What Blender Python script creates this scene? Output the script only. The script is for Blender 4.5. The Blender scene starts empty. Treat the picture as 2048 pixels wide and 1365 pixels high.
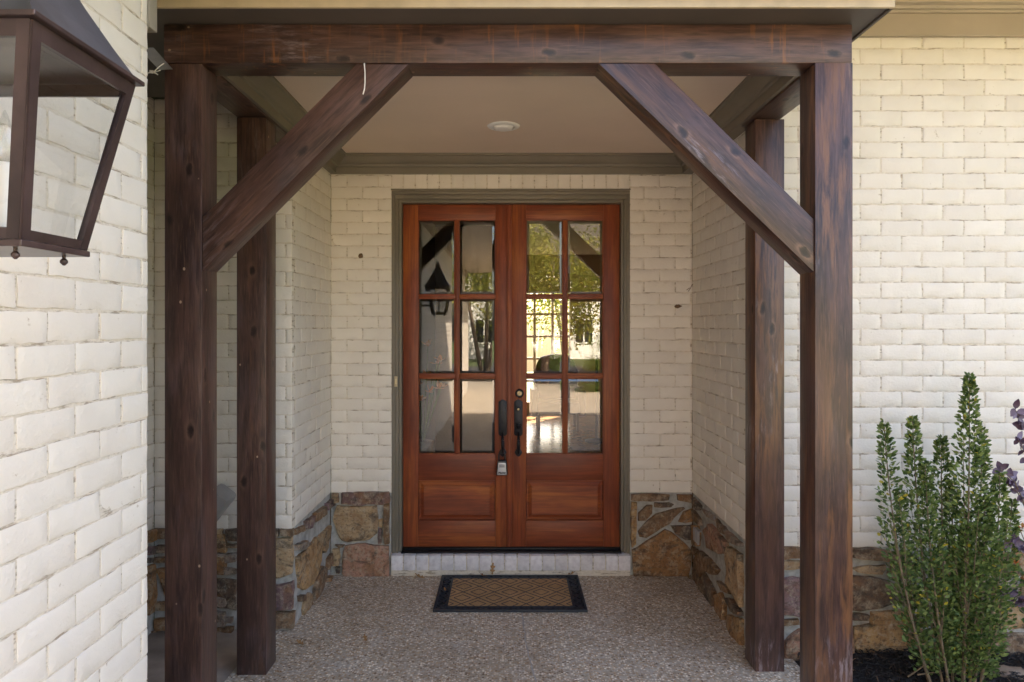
import bpy, bmesh, math, random
from mathutils import Vector, Matrix, noise

R = math.radians
random.seed(7)
scn = bpy.context.scene
col = scn.collection

# ------------------------------------------------------------------ camera, sky, sun, exposure
EYE, FPX, VX, VY = 1.725, 1390.0, 1016.0, 650.0      # eye height, focal length in photo pixels, vanishing point
cam_d = bpy.data.cameras.new('camera')
cam = bpy.data.objects.new('camera', cam_d)
col.objects.link(cam)
cam.location = (0, 0, EYE)
cam.rotation_euler = (R(90), 0, 0)
cam_d.sensor_width = 36
cam_d.lens = FPX / 2048 * 36
cam_d.shift_x = (1024 - VX) / 2048
cam_d.shift_y = -(682.5 - VY) / 2048
cam_d.clip_start = 0.05
cam_d.clip_end = 500
scn.camera = cam

SUN = Vector((0.40, 0.70, 0.63)).normalized()
world = bpy.data.worlds.new('World')
scn.world = world
world.use_nodes = True
wn = world.node_tree.nodes
wl = world.node_tree.links
bg = wn['Background']
sky = wn.new('ShaderNodeTexSky')
sky.sky_type = 'NISHITA'
sky.sun_disc = False
sky.sun_elevation = math.asin(SUN.z)
sky.sun_rotation = math.atan2(SUN.x, SUN.y)
sky.air_density = 1.0
sky.dust_density = 4.0
sky.ozone_density = 0.6
wl.new(sky.outputs[0], bg.inputs[0])
bg.inputs[1].default_value = 0.09

sun_d = bpy.data.lights.new('sun', 'SUN')
sun_d.energy = 5.0
sun_d.angle = R(0.53)
sun_d.color = (1.0, 0.90, 0.74)
sun = bpy.data.objects.new('sun', sun_d)
col.objects.link(sun)
sun.rotation_euler = SUN.to_track_quat('Z', 'Y').to_euler()
sun.location = SUN * 40

vs = scn.view_settings
vs.view_transform = 'Standard'
vs.look = 'None'
vs.exposure = 3.38
vs.gamma = 1.0
vs.use_curve_mapping = False
vs.use_white_balance = True          # the photograph is balanced for open shade
vs.white_balance_temperature = 6850
vs.white_balance_tint = 16
scn.render.engine = 'CYCLES'
scn.cycles.use_denoising = True
scn.cycles.max_bounces = 10
scn.cycles.diffuse_bounces = 5
scn.cycles.transparent_max_bounces = 24
scn.cycles.sample_clamp_indirect = 6.0
scn.cycles.caustics_reflective = False
scn.cycles.caustics_refractive = False

# ------------------------------------------------------------------ material helpers
class NT:
    def __init__(self, name):
        self.m = bpy.data.materials.new(name)
        self.m.use_nodes = True
        self.t = self.m.node_tree
        self.b = self.t.nodes['Principled BSDF']
        self.out = self.t.nodes['Material Output']
    def n(self, typ, **kw):
        x = self.t.nodes.new(typ)
        for k, v in kw.items():
            if k.startswith('i_'):
                x.inputs[k[2:].replace('_', ' ')].default_value = v
            else:
                setattr(x, k, v)
        return x
    def l(self, a, b):
        self.t.links.new(a, b)
    def coords(self, scale=(1, 1, 1), rnd=True):
        tc = self.n('ShaderNodeTexCoord')
        src = tc.outputs['Object']
        if rnd:
            oi = self.n('ShaderNodeObjectInfo')
            mu = self.n('ShaderNodeMath', operation='MULTIPLY')
            mu.inputs[1].default_value = 37.0
            self.l(oi.outputs['Random'], mu.inputs[0])
            ad = self.n('ShaderNodeVectorMath', operation='ADD')
            self.l(src, ad.inputs[0]); self.l(mu.outputs[0], ad.inputs[1])
            src = ad.outputs[0]
        mp = self.n('ShaderNodeMapping')
        mp.inputs['Scale'].default_value = scale
        self.l(src, mp.inputs['Vector'])
        return mp.outputs[0]
    def noise(self, vec, scale, detail=4, rough=0.55, dist=0.0):
        x = self.n('ShaderNodeTexNoise')
        x.inputs['Scale'].default_value = scale
        x.inputs['Detail'].default_value = detail
        x.inputs['Roughness'].default_value = rough
        x.inputs['Distortion'].default_value = dist
        self.l(vec, x.inputs['Vector'])
        return x.outputs['Fac']
    def ramp(self, fac, stops):
        r = self.n('ShaderNodeValToRGB')
        e = r.color_ramp.elements
        while len(e) < len(stops):
            e.new(0.5)
        for el, (p, c) in zip(e, stops):
            el.position = p
            el.color = (c, c, c, 1) if isinstance(c, (int, float)) else (*c, 1)
        self.l(fac, r.inputs[0])
        return r.outputs[0]
    def mix(self, fac, a, b, mode='MIX'):
        x = self.n('ShaderNodeMix', data_type='RGBA', blend_type=mode)
        for s, v in ((0, fac), (6, a), (7, b)):
            if isinstance(v, (int, float)):
                x.inputs[s].default_value = v
            elif isinstance(v, tuple):
                x.inputs[s].default_value = (*v, 1)
            else:
                self.l(v, x.inputs[s])
        return x.outputs[2]
    def math(self, op, a, b=0.5):
        x = self.n('ShaderNodeMath', operation=op)
        for s, v in ((0, a), (1, b)):
            if isinstance(v, (int, float)):
                x.inputs[s].default_value = v
            else:
                self.l(v, x.inputs[s])
        return x.outputs[0]
    def bump(self, h, strength=0.3, dist=0.002):
        x = self.n('ShaderNodeBump')
        x.inputs['Strength'].default_value = strength
        x.inputs['Distance'].default_value = dist
        self.l(h, x.inputs['Height'])
        self.l(x.outputs[0], self.b.inputs['Normal'])
    def base(self, c, rough=0.6, metal=0.0, spec=0.5):
        if isinstance(c, tuple):
            self.b.inputs['Base Color'].default_value = (*c, 1)
        else:
            self.l(c, self.b.inputs['Base Color'])
        if isinstance(rough, (int, float)):
            self.b.inputs['Roughness'].default_value = rough
        else:
            self.l(rough, self.b.inputs['Roughness'])
        self.b.inputs['Metallic'].default_value = metal
        self.b.inputs['Specular IOR Level'].default_value = spec
        return self.m

def plain(name, c, rough=0.6, metal=0.0, var=0.12, scale=6.0, bump=0.0, bscale=60, spec=0.5):
    k = NT(name)
    v = k.coords()
    f = k.noise(v, scale, 5)
    dark = tuple(x * (1 - var) for x in c)
    lite = tuple(min(1, x * (1 + var)) for x in c)
    cc = k.ramp(f, [(0.3, dark), (0.7, lite)])
    if bump:
        k.bump(k.noise(v, bscale, 4), bump, 0.003)
    return k.base(cc, rough, metal, spec)

M = {}

def make_brick_paint():
    k = NT('painted_brick')
    v = k.coords()
    big = k.noise(v, 4.0, 3)
    fine = k.noise(v, 28, 6, 0.65)
    c = k.ramp(big, [(0.3, (0.755, 0.69, 0.605)), (0.55, (0.80, 0.74, 0.65)), (0.75, (0.84, 0.78, 0.69))])
    pit = k.ramp(fine, [(0.27, 1.0), (0.33, 0.0)])
    c = k.mix(k.math('MULTIPLY', pit, 0.7), c, (0.42, 0.33, 0.22))
    oi = k.n('ShaderNodeObjectInfo')
    tint = k.ramp(oi.outputs['Random'], [(0.0, 0.965), (1.0, 1.02)])
    c = k.mix(1.0, c, tint, 'MULTIPLY')
    h = k.mix(0.4, k.noise(k.coords((1, 1, 1.8)), 11, 5, 0.65, 0.4), k.noise(v, 80, 4, 0.65))
    k.bump(h, 0.6, 0.008)
    return k.base(c, 0.62, 0, 0.35)
M['brick'] = make_brick_paint()

def make_mortar_paint():
    k = NT('painted_mortar')
    tc = k.n('ShaderNodeTexCoord')
    v = tc.outputs['Object']
    sm = k.n('ShaderNodeMapping'); sm.inputs['Scale'].default_value = (0.45, 0.45, 3.0)
    k.l(v, sm.inputs['Vector'])
    f = k.noise(sm.outputs[0], 22, 6, 0.7)
    g = k.noise(v, 60, 5, 0.7)
    c = k.ramp(g, [(0.3, (0.64, 0.56, 0.455)), (0.65, (0.77, 0.70, 0.59))])
    crack = k.ramp(f, [(0.53, 0.0), (0.59, 1.0)])
    c = k.mix(k.math('MULTIPLY', crack, 0.62), c, (0.22, 0.155, 0.095))
    k.bump(g, 0.8, 0.006)
    return k.base(c, 0.8, 0, 0.2)
M['mortar'] = make_mortar_paint()

def make_stone_mortar():
    k = NT('stone_mortar')
    tc = k.n('ShaderNodeTexCoord')
    v = tc.outputs['Object']
    f = k.noise(v, 14, 6, 0.65)
    c = k.ramp(f, [(0.32, (0.29, 0.275, 0.24)), (0.55, (0.46, 0.45, 0.415)), (0.75, (0.60, 0.59, 0.55))])
    k.bump(k.noise(v, 45, 6, 0.7), 0.8, 0.008)
    return k.base(c, 0.85, 0, 0.2)
M['smortar'] = make_stone_mortar()

def make_stone():
    k = NT('field_stone')
    v = k.coords()
    oi = k.n('ShaderNodeObjectInfo')
    base = oi.outputs['Color']
    a = k.noise(v, 7.5, 6, 0.65, 0.6)
    b = k.noise(v, 22, 6, 0.75, 0.3)
    d = k.noise(v, 50, 5, 0.75)
    c = k.mix(k.ramp(a, [(0.42, 0.0), (0.62, 0.75)]), base, (0.26, 0.125, 0.05))
    a2 = k.noise(k.coords((1.3, 1.3, 2.2)), 5.5, 5, 0.65, 0.9)
    c = k.mix(k.ramp(a2, [(0.52, 0.0), (0.62, 0.7)]), c, (0.060, 0.045, 0.034))
    c = k.mix(k.ramp(b, [(0.48, 0.0), (0.66, 0.7)]), c, (0.50, 0.41, 0.29))
    c = k.mix(k.ramp(d, [(0.52, 0.0), (0.64, 0.65)]), c, (0.06, 0.045, 0.035))
    h = k.mix(0.5, b, k.noise(k.coords((1, 1, 3)), 12, 6, 0.7, 0.5))
    k.bump(h, 1.0, 0.020)
    return k.base(c, 0.72, 0, 0.35)
M['stone'] = make_stone()

def make_timber(name, wear, drips=False):
    k = NT(name)
    vg = k.coords((1, 1, 0.09))
    vm = k.coords((1, 1, 0.30))
    grain = k.noise(vg, 75, 5, 0.6, 0.4)
    macro = k.noise(vm, 5.0, 4, 0.6, 0.5)
    c = k.ramp(macro, [(0.3, (0.036, 0.019, 0.016)), (0.5, (0.080, 0.040, 0.031)), (0.72, (0.135, 0.070, 0.054))])
    sheen = k.noise(k.coords((1, 1, 0.45)), 7.0, 4, 0.6, 0.4)  # bluish sky highlights painted into the stain as tint patches
    c = k.mix(k.ramp(sheen, [(0.54, 0.0), (0.72, 0.3)]), c, (0.105, 0.080, 0.092))
    c = k.mix(k.ramp(grain, [(0.38, 0.6), (0.56, 0.0)]), c, (0.024, 0.014, 0.013))
    fine = k.noise(k.coords((1, 1, 0.06)), 160, 3, 0.6)
    c = k.mix(k.ramp(fine, [(0.54, 0.0), (0.68, 0.3)]), c, (0.20, 0.115, 0.08))
    # bare streaks where the stain has weathered off
    vs_ = k.coords((1, 1, 0.10))
    st = k.noise(vs_, 26, 5, 0.65, 0.3)
    pm = k.noise(vm, 3.2, 3, 0.5)
    lo = 0.67 - 0.12 * wear
    m1 = k.math('MULTIPLY', k.ramp(st, [(lo - 0.08, 0.0), (lo + 0.06, 1.0)]), k.ramp(pm, [(0.42, 0.0), (0.58, 1.0)]))
    c = k.mix(k.math('MULTIPLY', m1, 0.35 + 0.45 * wear), c, (0.20, 0.092, 0.040))
    pm2 = k.noise(k.coords((1, 1, 0.5)), 3.7, 3, 0.5)
    st2 = k.noise(k.coords((1, 1, 0.16)), 60, 5, 0.7)
    m2 = k.math('MULTIPLY', k.ramp(st2, [(0.50, 0.0), (0.62, 1.0)]), k.ramp(pm2, [(0.60 - 0.05 * wear, 0.0), (0.70 - 0.05 * wear, 1.0)]))
    c = k.mix(k.math('MULTIPLY', m2, 0.15 + 0.5 * wear), c, (0.36, 0.30, 0.32))
    if drips:
        dn = k.noise(k.coords((0.10, 1, 1)), 34, 4, 0.6)
        dm = k.noise(k.coords((1, 1, 1)), 5.0, 3, 0.5)
        dk = k.math('MULTIPLY', k.ramp(dn, [(0.56, 0.0), (0.66, 1.0)]), k.ramp(dm, [(0.40, 0.0), (0.60, 1.0)]))
        c = k.mix(k.math('MULTIPLY', dk, 0.75), c, (0.24, 0.095, 0.032))
    # knots
    sx = k.n('ShaderNodeSeparateXYZ'); k.l(k.coords(), sx.inputs[0])
    wob = k.noise(k.coords(), 24, 3, 0.6)
    cu = k.n('ShaderNodeCombineXYZ')
    k.l(k.math('ADD', k.math('MULTIPLY', k.math('ADD', sx.outputs[0], sx.outputs[1]), 5.2), k.math('MULTIPLY', wob, 0.12)), cu.inputs[0])
    k.l(k.math('ADD', k.math('MULTIPLY', sx.outputs[2], 2.6), k.math('MULTIPLY', wob, 0.10)), cu.inputs[1])
    vo = k.n('ShaderNodeTexVoronoi', feature='F1', voronoi_dimensions='2D')
    vo.inputs['Scale'].default_value = 1.0
    k.l(cu.outputs[0], vo.inputs['Vector'])
    kn = vo.outputs['Distance']
    ring = k.math('MULTIPLY', k.ramp(kn, [(0.0, 0.0), (0.06, 0.0), (0.085, 0.9), (0.15, 0.0)]), k.ramp(st, [(0.42, 0.0), (0.56, 1.0)]))
    c = k.mix(k.math('MULTIPLY', ring, 0.2 + 0.5 * wear), c, (0.22, 0.125, 0.085))
    core = k.math('MULTIPLY', k.ramp(kn, [(0.03, 0.9), (0.085, 0.0)]), 1.0)
    c = k.mix(core, c, (0.014, 0.008, 0.007))
    if wear < 0.5:      # small pale nicks in the stain
        nk = k.n('ShaderNodeTexVoronoi', feature='F1'); nk.inputs['Scale'].default_value = 7.5
        k.l(k.coords((1.3, 1.3, 1)), nk.inputs['Vector'])
        c = k.mix(k.ramp(nk.outputs['Distance'], [(0.035, 0.9), (0.055, 0.0)]), c, (0.42, 0.30, 0.20))
    h = k.mix(0.35, grain, k.math('SUBTRACT', 1.0, core))
    k.bump(h, 0.5, 0.004)
    rg = k.ramp(macro, [(0.3, 0.28), (0.7, 0.46)])
    return k.base(c, rg, 0, 0.5)
M['timber'] = make_timber('dark_stained_timber', 0.15)
M['timber_worn'] = make_timber('weathered_stained_timber', 1.0)
M['timber_mid'] = make_timber('half_weathered_timber', 0.25, True)

def make_mahogany(name, sc):
    k = NT(name)
    g = k.noise(k.coords(sc), 60, 6, 0.65, 0.6)
    m = k.noise(k.coords(tuple(0.25 + 0.75 * s for s in sc)), 4.0, 4, 0.6, 0.4)
    c = k.ramp(m, [(0.3, (0.15, 0.034, 0.018)), (0.5, (0.27, 0.062, 0.024)), (0.7, (0.44, 0.13, 0.032))])
    c = k.mix(k.ramp(g, [(0.38, 0.55), (0.6, 0.0)]), c, (0.11, 0.030, 0.016))
    k.bump(g, 0.15, 0.001)
    return k.base(c, k.ramp(g, [(0.3, 0.48), (0.7, 0.36)]), 0, 0.3)
M['door_v'] = make_mahogany('mahogany_upright_grain', (1, 1, 0.05))
M['door_h'] = make_mahogany('mahogany_level_grain', (0.05, 1, 1))

M['trim'] = plain('olive_taupe_trim_paint', (0.200, 0.172, 0.130), 0.5, var=0.10, scale=3, bump=0.08, bscale=90)
M['ceil'] = plain('tan_ceiling_paint', (0.78, 0.64, 0.52), 0.7, var=0.04, scale=2)
M['soffit'] = plain('dark_soffit_paint', (0.10, 0.082, 0.070), 0.6, var=0.12, scale=3, bump=0.1)
M['edge'] = plain('tan_drip_edge', (0.50, 0.40, 0.26), 0.5, var=0.15, scale=9, bump=0.1)
M['eave'] = plain('tan_eave_paint', (0.42, 0.35, 0.275), 0.55, var=0.06, scale=3)
M['shingle'] = plain('roof_shingle', (0.07, 0.06, 0.055), 0.9, var=0.4, scale=30, bump=0.6, bscale=50)
M['iron'] = plain('black_iron', (0.022, 0.022, 0.026), 0.42, 0.6, var=0.3, scale=40, bump=0.2, bscale=120)
M['brass'] = plain('keyway_brass', (0.20, 0.165, 0.11), 0.35, 0.9)
M['copper'] = plain('aged_copper', (0.062, 0.040, 0.038), 0.30, 0.30, var=0.45, scale=9, bump=0.08, bscale=40)
M['copper_blue'] = plain('blued_copper_hood', (0.105, 0.115, 0.145), 0.38, 0.7, var=0.35, scale=6, bump=0.06, bscale=40)
M['white'] = plain('white_enamel', (0.88, 0.87, 0.84), 0.4, var=0.03)
M['rubber'] = plain('black_rubber', (0.020, 0.023, 0.030), 0.55, var=0.3, scale=30, bump=0.3, bscale=150)
M['grey_plastic'] = plain('grey_plastic', (0.30, 0.295, 0.29), 0.45, var=0.04)
M['silver'] = plain('silver_plastic', (0.52, 0.53, 0.55), 0.32, 0.35, var=0.04)
M['black'] = plain('black_plastic', (0.018, 0.018, 0.02), 0.4)
M['zinc'] = plain('zinc_strap', (0.42, 0.42, 0.43), 0.4, 0.7, var=0.15, scale=20)
M['downspout'] = plain('taupe_downspout', (0.34, 0.305, 0.255), 0.5, var=0.08)
M['twine'] = plain('pale_twine', (0.62, 0.57, 0.48), 0.8)
M['mud'] = plain('dried_mud', (0.16, 0.095, 0.05), 0.95, var=0.4, scale=80, bump=0.7, bscale=120)
M['ivory'] = plain('ivory_button', (0.72, 0.60, 0.36), 0.35)
M['slab'] = plain('sandstone_slab', (0.36, 0.29, 0.235), 0.75, var=0.28, scale=5, bump=0.5, bscale=24)
M['bed'] = plain('mulch_soil', (0.022, 0.017, 0.015), 0.95, var=0.5, scale=30, bump=0.8, bscale=60)
M['rock'] = plain('flat_tan_rock', (0.26, 0.19, 0.14), 0.8, var=0.4, scale=14, bump=0.7, bscale=40)
M['stem'] = plain('pale_woody_stem', (0.20, 0.145, 0.09), 0.8, var=0.3, scale=40, bump=0.3)
M['bark'] = plain('grey_bark', (0.16, 0.12, 0.09), 0.9, var=0.4, scale=20, bump=0.7)
M['lawn'] = plain('lawn_green', (0.075, 0.11, 0.030), 0.9, var=0.4, scale=12, bump=0.6, bscale=80)
M['drive'] = plain('pale_concrete', (0.47, 0.41, 0.33), 0.8, var=0.12, scale=5, bump=0.2)
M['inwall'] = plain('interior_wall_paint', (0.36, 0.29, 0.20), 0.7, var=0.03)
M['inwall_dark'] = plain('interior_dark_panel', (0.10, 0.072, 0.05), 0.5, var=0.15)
M['infloor'] = plain('interior_waxed_floor', (0.30, 0.17, 0.08), 0.22, var=0.25, scale=10)
M['leather'] = plain('oxblood_leather', (0.12, 0.030, 0.022), 0.4, var=0.2)
M['siding'] = plain('white_siding', (0.74, 0.73, 0.70), 0.6, var=0.04)
M['darkglass'] = plain('dark_window_glass', (0.02, 0.025, 0.03), 0.08, 0.0)
M['shade'] = plain('lamp_shade', (0.62, 0.48, 0.28), 0.8, var=0.05)

def make_sill():
    k = NT('sill_brick_paint')
    v = k.coords()
    f = k.noise(v, 30, 5)
    oi = k.n('ShaderNodeObjectInfo')
    c = k.ramp(f, [(0.3, (0.64, 0.60, 0.61)), (0.6, (0.80, 0.765, 0.77))])
    c = k.mix(1.0, c, k.ramp(oi.outputs['Random'], [(0, 0.85), (1, 1.08)]), 'MULTIPLY')
    k.bump(k.noise(v, 80, 4), 0.5, 0.004)
    return k.base(c, 0.7, 0, 0.3)
M['sill'] = make_sill()

def make_aggregate():
    k = NT('exposed_aggregate')
    tc = k.n('ShaderNodeTexCoord')
    v = tc.outputs['Object']
    vo = k.n('ShaderNodeTexVoronoi', feature='F1'); vo.inputs['Scale'].default_value = 82
    k.l(v, vo.inputs['Vector'])
    sp = k.n('ShaderNodeSeparateColor'); k.l(vo.outputs['Color'], sp.inputs[0])
    peb = k.ramp(sp.outputs[0], [(0.0, (0.14, 0.085, 0.05)), (0.2, (0.38, 0.25, 0.145)), (0.42, (0.56, 0.41, 0.27)),
                                 (0.6, (0.50, 0.45, 0.39)), (0.78, (0.74, 0.65, 0.52)), (0.95, (0.90, 0.84, 0.74))])
    pebd = k.ramp(vo.outputs['Distance'], [(0.35, 0.0), (0.62, 1.0)])
    c = k.mix(k.math('MULTIPLY', pebd, 0.8), peb, (0.39, 0.345, 0.285))
    big = k.noise(v, 1.6, 5, 0.6)
    c = k.mix(1.0, c, k.ramp(big, [(0.35, (0.95, 0.90, 0.84)), (0.65, (1.18, 1.17, 1.15))]), 'MULTIPLY')
    cem = k.noise(v, 5.0, 6, 0.7)
    c = k.mix(k.ramp(cem, [(0.54, 0.0), (0.72, 0.6)]), c, (0.55, 0.53, 0.49))
    stn = k.noise(v, 2.7, 5, 0.7, 0.6)
    c = k.mix(k.ramp(stn, [(0.50, 0.0), (0.68, 0.3)]), c, (0.30, 0.23, 0.165))
    h = k.math('SUBTRACT', 1.0, vo.outputs['Distance'])
    k.bump(h, 0.45, 0.004)
    return k.base(c, 0.62, 0, 0.4)
M['aggregate'] = make_aggregate()

def make_coir():
    k = NT('coir_fibre')
    tc = k.n('ShaderNodeTexCoord')
    v = tc.outputs['Object']
    f = k.noise(v, 260, 4, 0.8)
    g = k.noise(v, 7, 3)
    c = k.ramp(f, [(0.3, (0.26, 0.145, 0.065)), (0.5, (0.52, 0.325, 0.165)), (0.72, (0.70, 0.47, 0.26))])
    c = k.mix(1.0, c, k.ramp(g, [(0.3, 0.85), (0.7, 1.1)]), 'MULTIPLY')
    k.bump(f, 0.9, 0.006)
    return k.base(c, 0.95, 0, 0.1)
M['coir'] = make_coir()

def make_glass(name, refl, tint=(0.96, 0.97, 0.95)):
    k = NT(name)
    tr = k.n('ShaderNodeBsdfTransparent'); tr.inputs[0].default_value = (*tint, 1)
    gl = k.n('ShaderNodeBsdfGlossy'); gl.inputs['Roughness'].default_value = 0.0
    gl.inputs[0].default_value = (0.98, 0.98, 0.96, 1)
    lw = k.n('ShaderNodeLayerWeight'); lw.inputs['Blend'].default_value = 0.5
    f = k.math('ADD', k.math('MULTIPLY', k.math('POWER', lw.outputs['Facing'], 5.0), 0.9), 0.04 + refl)
    f.node.use_clamp = True
    mx = k.n('ShaderNodeMixShader')
    k.l(f, mx.inputs[0]); k.l(tr.outputs[0], mx.inputs[1]); k.l(gl.outputs[0], mx.inputs[2])
    k.l(mx.outputs[0], k.out.inputs[0])
    return k.m
M['glass'] = make_glass('coated_door_glass', 0.055, (0.80, 0.83, 0.80))
M['lglass'] = make_glass('lantern_glass', 0.06, (0.93, 0.94, 0.94))
M['wglass'] = make_glass('window_glass', 0.03)

def make_leaf(name, stops, trans=0.3, rough=0.45):
    k = NT(name)
    at = k.n('ShaderNodeAttribute', attribute_name='tone')
    c = k.ramp(at.outputs['Fac'], stops)
    k.base(c, rough, 0, 0.4)
    tl = k.n('ShaderNodeBsdfTranslucent')
    k.l(c, tl.inputs[0])
    mx = k.n('ShaderNodeMixShader'); mx.inputs[0].default_value = trans
    k.l(k.b.outputs[0], mx.inputs[1]); k.l(tl.outputs[0], mx.inputs[2])
    k.l(mx.outputs[0], k.out.inputs[0])
    return k.m
M['holly'] = make_leaf('holly_leaf', [(0.0, (0.045, 0.085, 0.022)), (0.5, (0.13, 0.20, 0.055)), (0.88, (0.28, 0.35, 0.11)), (0.93, (0.38, 0.33, 0.04)), (1.0, (0.55, 0.45, 0.05))])
M['treeleaf'] = make_leaf('tree_leaf', [(0.0, (0.07, 0.10, 0.015)), (0.55, (0.22, 0.25, 0.035)), (1.0, (0.46, 0.38, 0.06))], 0.4)
M['hedge'] = make_leaf('hedge_leaf', [(0.0, (0.05, 0.10, 0.015)), (1.0, (0.16, 0.22, 0.04))], 0.3)

def make_objleaf(name, a, b, trans=0.25, rough=0.42):
    k = NT(name)
    oi = k.n('ShaderNodeObjectInfo')
    c = k.ramp(oi.outputs['Random'], [(0.0, a), (1.0, b)])
    v = k.coords()
    c = k.mix(k.ramp(k.noise(v, 40, 4), [(0.4, 0.0), (0.7, 0.35)]), c, tuple(x * 0.5 for x in a))
    k.base(c, rough, 0, 0.5)
    tl = k.n('ShaderNodeBsdfTranslucent'); k.l(c, tl.inputs[0])
    mx = k.n('ShaderNodeMixShader'); mx.inputs[0].default_value = trans
    k.l(k.b.outputs[0], mx.inputs[1]); k.l(tl.outputs[0], mx.inputs[2]); k.l(mx.outputs[0], k.out.inputs[0])
    return k.m
M['purple'] = make_objleaf('purple_leaf', (0.085, 0.040, 0.065), (0.24, 0.19, 0.29))
M['greenleaf'] = make_objleaf('green_leaf', (0.05, 0.11, 0.025), (0.13, 0.20, 0.05))
M['orange'] = make_objleaf('orange_petal', (0.55, 0.16, 0.03), (0.62, 0.26, 0.08))
M['dryleaf'] = make_objleaf('dry_oak_leaf', (0.20, 0.085, 0.03), (0.46, 0.26, 0.10), 0.15, 0.7)
def make_mulch():
    k = NT('mulch_chip')
    at = k.n('ShaderNodeAttribute', attribute_name='tone')
    c = k.ramp(at.outputs['Fac'], [(0.0, (0.010, 0.009, 0.010)), (0.7, (0.030, 0.024, 0.022)), (0.9, (0.075, 0.045, 0.03)), (1.0, (0.16, 0.10, 0.06))])
    return k.base(c, 0.7, 0, 0.4)
M['mulch'] = make_mulch()

# ------------------------------------------------------------------ geometry helpers
class MB:
    """collects verts and faces and links them as one mesh object"""
    def __init__(self):
        self.v, self.f = [], []
    def add(self, vs, fs):
        o = len(self.v)
        self.v += [Vector(p) for p in vs]
        self.f += [tuple(i + o for i in q) for q in fs]
        return self
    def box(self, x0, x1, y0, y1, z0, z1, b=0.0, mat=None):
        bm = bmesh.new()
        bmesh.ops.create_cube(bm, size=1)
        for p in bm.verts:
            p.co = Vector(((x0 + x1) / 2 + p.co.x * (x1 - x0), (y0 + y1) / 2 + p.co.y * (y1 - y0), (z0 + z1) / 2 + p.co.z * (z1 - z0)))
        if b:
            bmesh.ops.bevel(bm, geom=list(bm.edges), offset=b, segments=2, affect='EDGES', profile=0.5)
        bm.verts.ensure_lookup_table()
        vs = [mat @ p.co if mat else p.co.copy() for p in bm.verts]
        self.add(vs, [[q.index for q in f.verts] for f in bm.faces])
        bm.free()
        return self
    def prism(self, poly, a, b, axis='y', bev=0.0):
        """poly: 2D outline; extruded from a to b along axis"""
        bm = bmesh.new()
        def P(p, t):
            return {'y': (p[0], t, p[1]), 'x': (t, p[0], p[1]), 'z': (p[0], p[1], t)}[axis]
        A = [bm.verts.new(P(p, a)) for p in poly]
        B = [bm.verts.new(P(p, b)) for p in poly]
        n = len(poly)
        bm.faces.new(A); bm.faces.new(B[::-1])
        for i in range(n):
            bm.faces.new((A[i], B[i], B[(i + 1) % n], A[(i + 1) % n]))
        bmesh.ops.recalc_face_normals(bm, faces=list(bm.faces))
        if bev:
            bmesh.ops.bevel(bm, geom=list(bm.edges), offset=bev, segments=2, affect='EDGES', profile=0.5)
        bm.verts.index_update()
        self.add([v.co.copy() for v in bm.verts], [[q.index for q in f.verts] for f in bm.faces])
        bm.free()
        return self
    def tube(self, pts, r, seg=8, twist=0.0, cap=True):
        pts = [Vector(p) for p in pts]
        n = len(pts)
        rs = r if isinstance(r, (list, tuple)) else [r] * n
        o = len(self.v)
        for i, p in enumerate(pts):
            t = (pts[min(i + 1, n - 1)] - pts[max(i - 1, 0)]).normalized()
            up = Vector((0, 0, 1)) if abs(t.z) < 0.95 else Vector((0, 1, 0))
            a = t.cross(up).normalized(); b = t.cross(a)
            for j in range(seg):
                an = 2 * math.pi * j / seg + twist * i
                self.v.append(p + (a * math.cos(an) + b * math.sin(an)) * rs[i])
        for i in range(n - 1):
            for j in range(seg):
                q = (j + 1) % seg
                self.f.append((o + i * seg + j, o + i * seg + q, o + (i + 1) * seg + q, o + (i + 1) * seg + j))
        if cap:
            self.f.append(tuple(o + j for j in range(seg))[::-1])
            self.f.append(tuple(o + (n - 1) * seg + j for j in range(seg)))
        return self
    def lathe(self, prof, centre, axis='z', seg=20):
        """prof: (radius, along-axis) pairs"""
        c = Vector(centre)
        o = len(self.v)
        for r, h in prof:
            for j in range(seg):
                a = 2 * math.pi * j / seg
                x, y = r * math.cos(a), r * math.sin(a)
                self.v.append(c + (Vector((x, y, h)) if axis == 'z' else Vector((x, h, y)) if axis == 'y' else Vector((h, x, y))))
        for i in range(len(prof) - 1):
            for j in range(seg):
                q = (j + 1) % seg
                self.f.append((o + i * seg + j, o + i * seg + q, o + (i + 1) * seg + q, o + (i + 1) * seg + j))
        self.f.append(tuple(o + j for j in range(seg)))
        self.f.append(tuple(o + (len(prof) - 1) * seg + j for j in range(seg)))
        return self
    def mesh(self, name, mat=None, smooth=False, origin=(0, 0, 0), tones=None, matrix=None):
        me = bpy.data.meshes.new(name)
        og = Vector(origin)
        vs = [(matrix @ p) if matrix else p - og for p in self.v]
        me.from_pydata([tuple(p) for p in vs], [], self.f)
        if mat:
            me.materials.append(M[mat] if isinstance(mat, str) else mat)
        me.update()
        bm = bmesh.new(); bm.from_mesh(me)
        if not tones and len(bm.faces) < 20000:
            bmesh.ops.recalc_face_normals(bm, faces=list(bm.faces))
        bm.to_mesh(me); bm.free()
        if smooth:
            me.shade_smooth()
            if smooth != 'all':
                try:
                    me.set_sharp_from_angle(angle=R(38))
                except Exception:
                    pass
        if tones:
            at = me.attributes.new('tone', 'FLOAT', 'FACE')
            at.data.foreach_set('value', tones)
        return me
    def build(self, name, mat, parent=None, smooth=False, origin=None, tones=None, matrix=None):
        base = Vector(parent.location) if parent is not None and parent.get('_w', 1) else Vector((0, 0, 0))
        og = base if origin is None else Vector(origin)
        o = bpy.data.objects.new(name, self.mesh(name, mat, smooth, og, tones, matrix))
        col.objects.link(o)
        if matrix is not None:
            o.matrix_local = Matrix.Translation(-base) @ matrix.inverted()
        else:
            o.location = og - base
        if parent is not None:
            o.parent = parent
        return o

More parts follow.
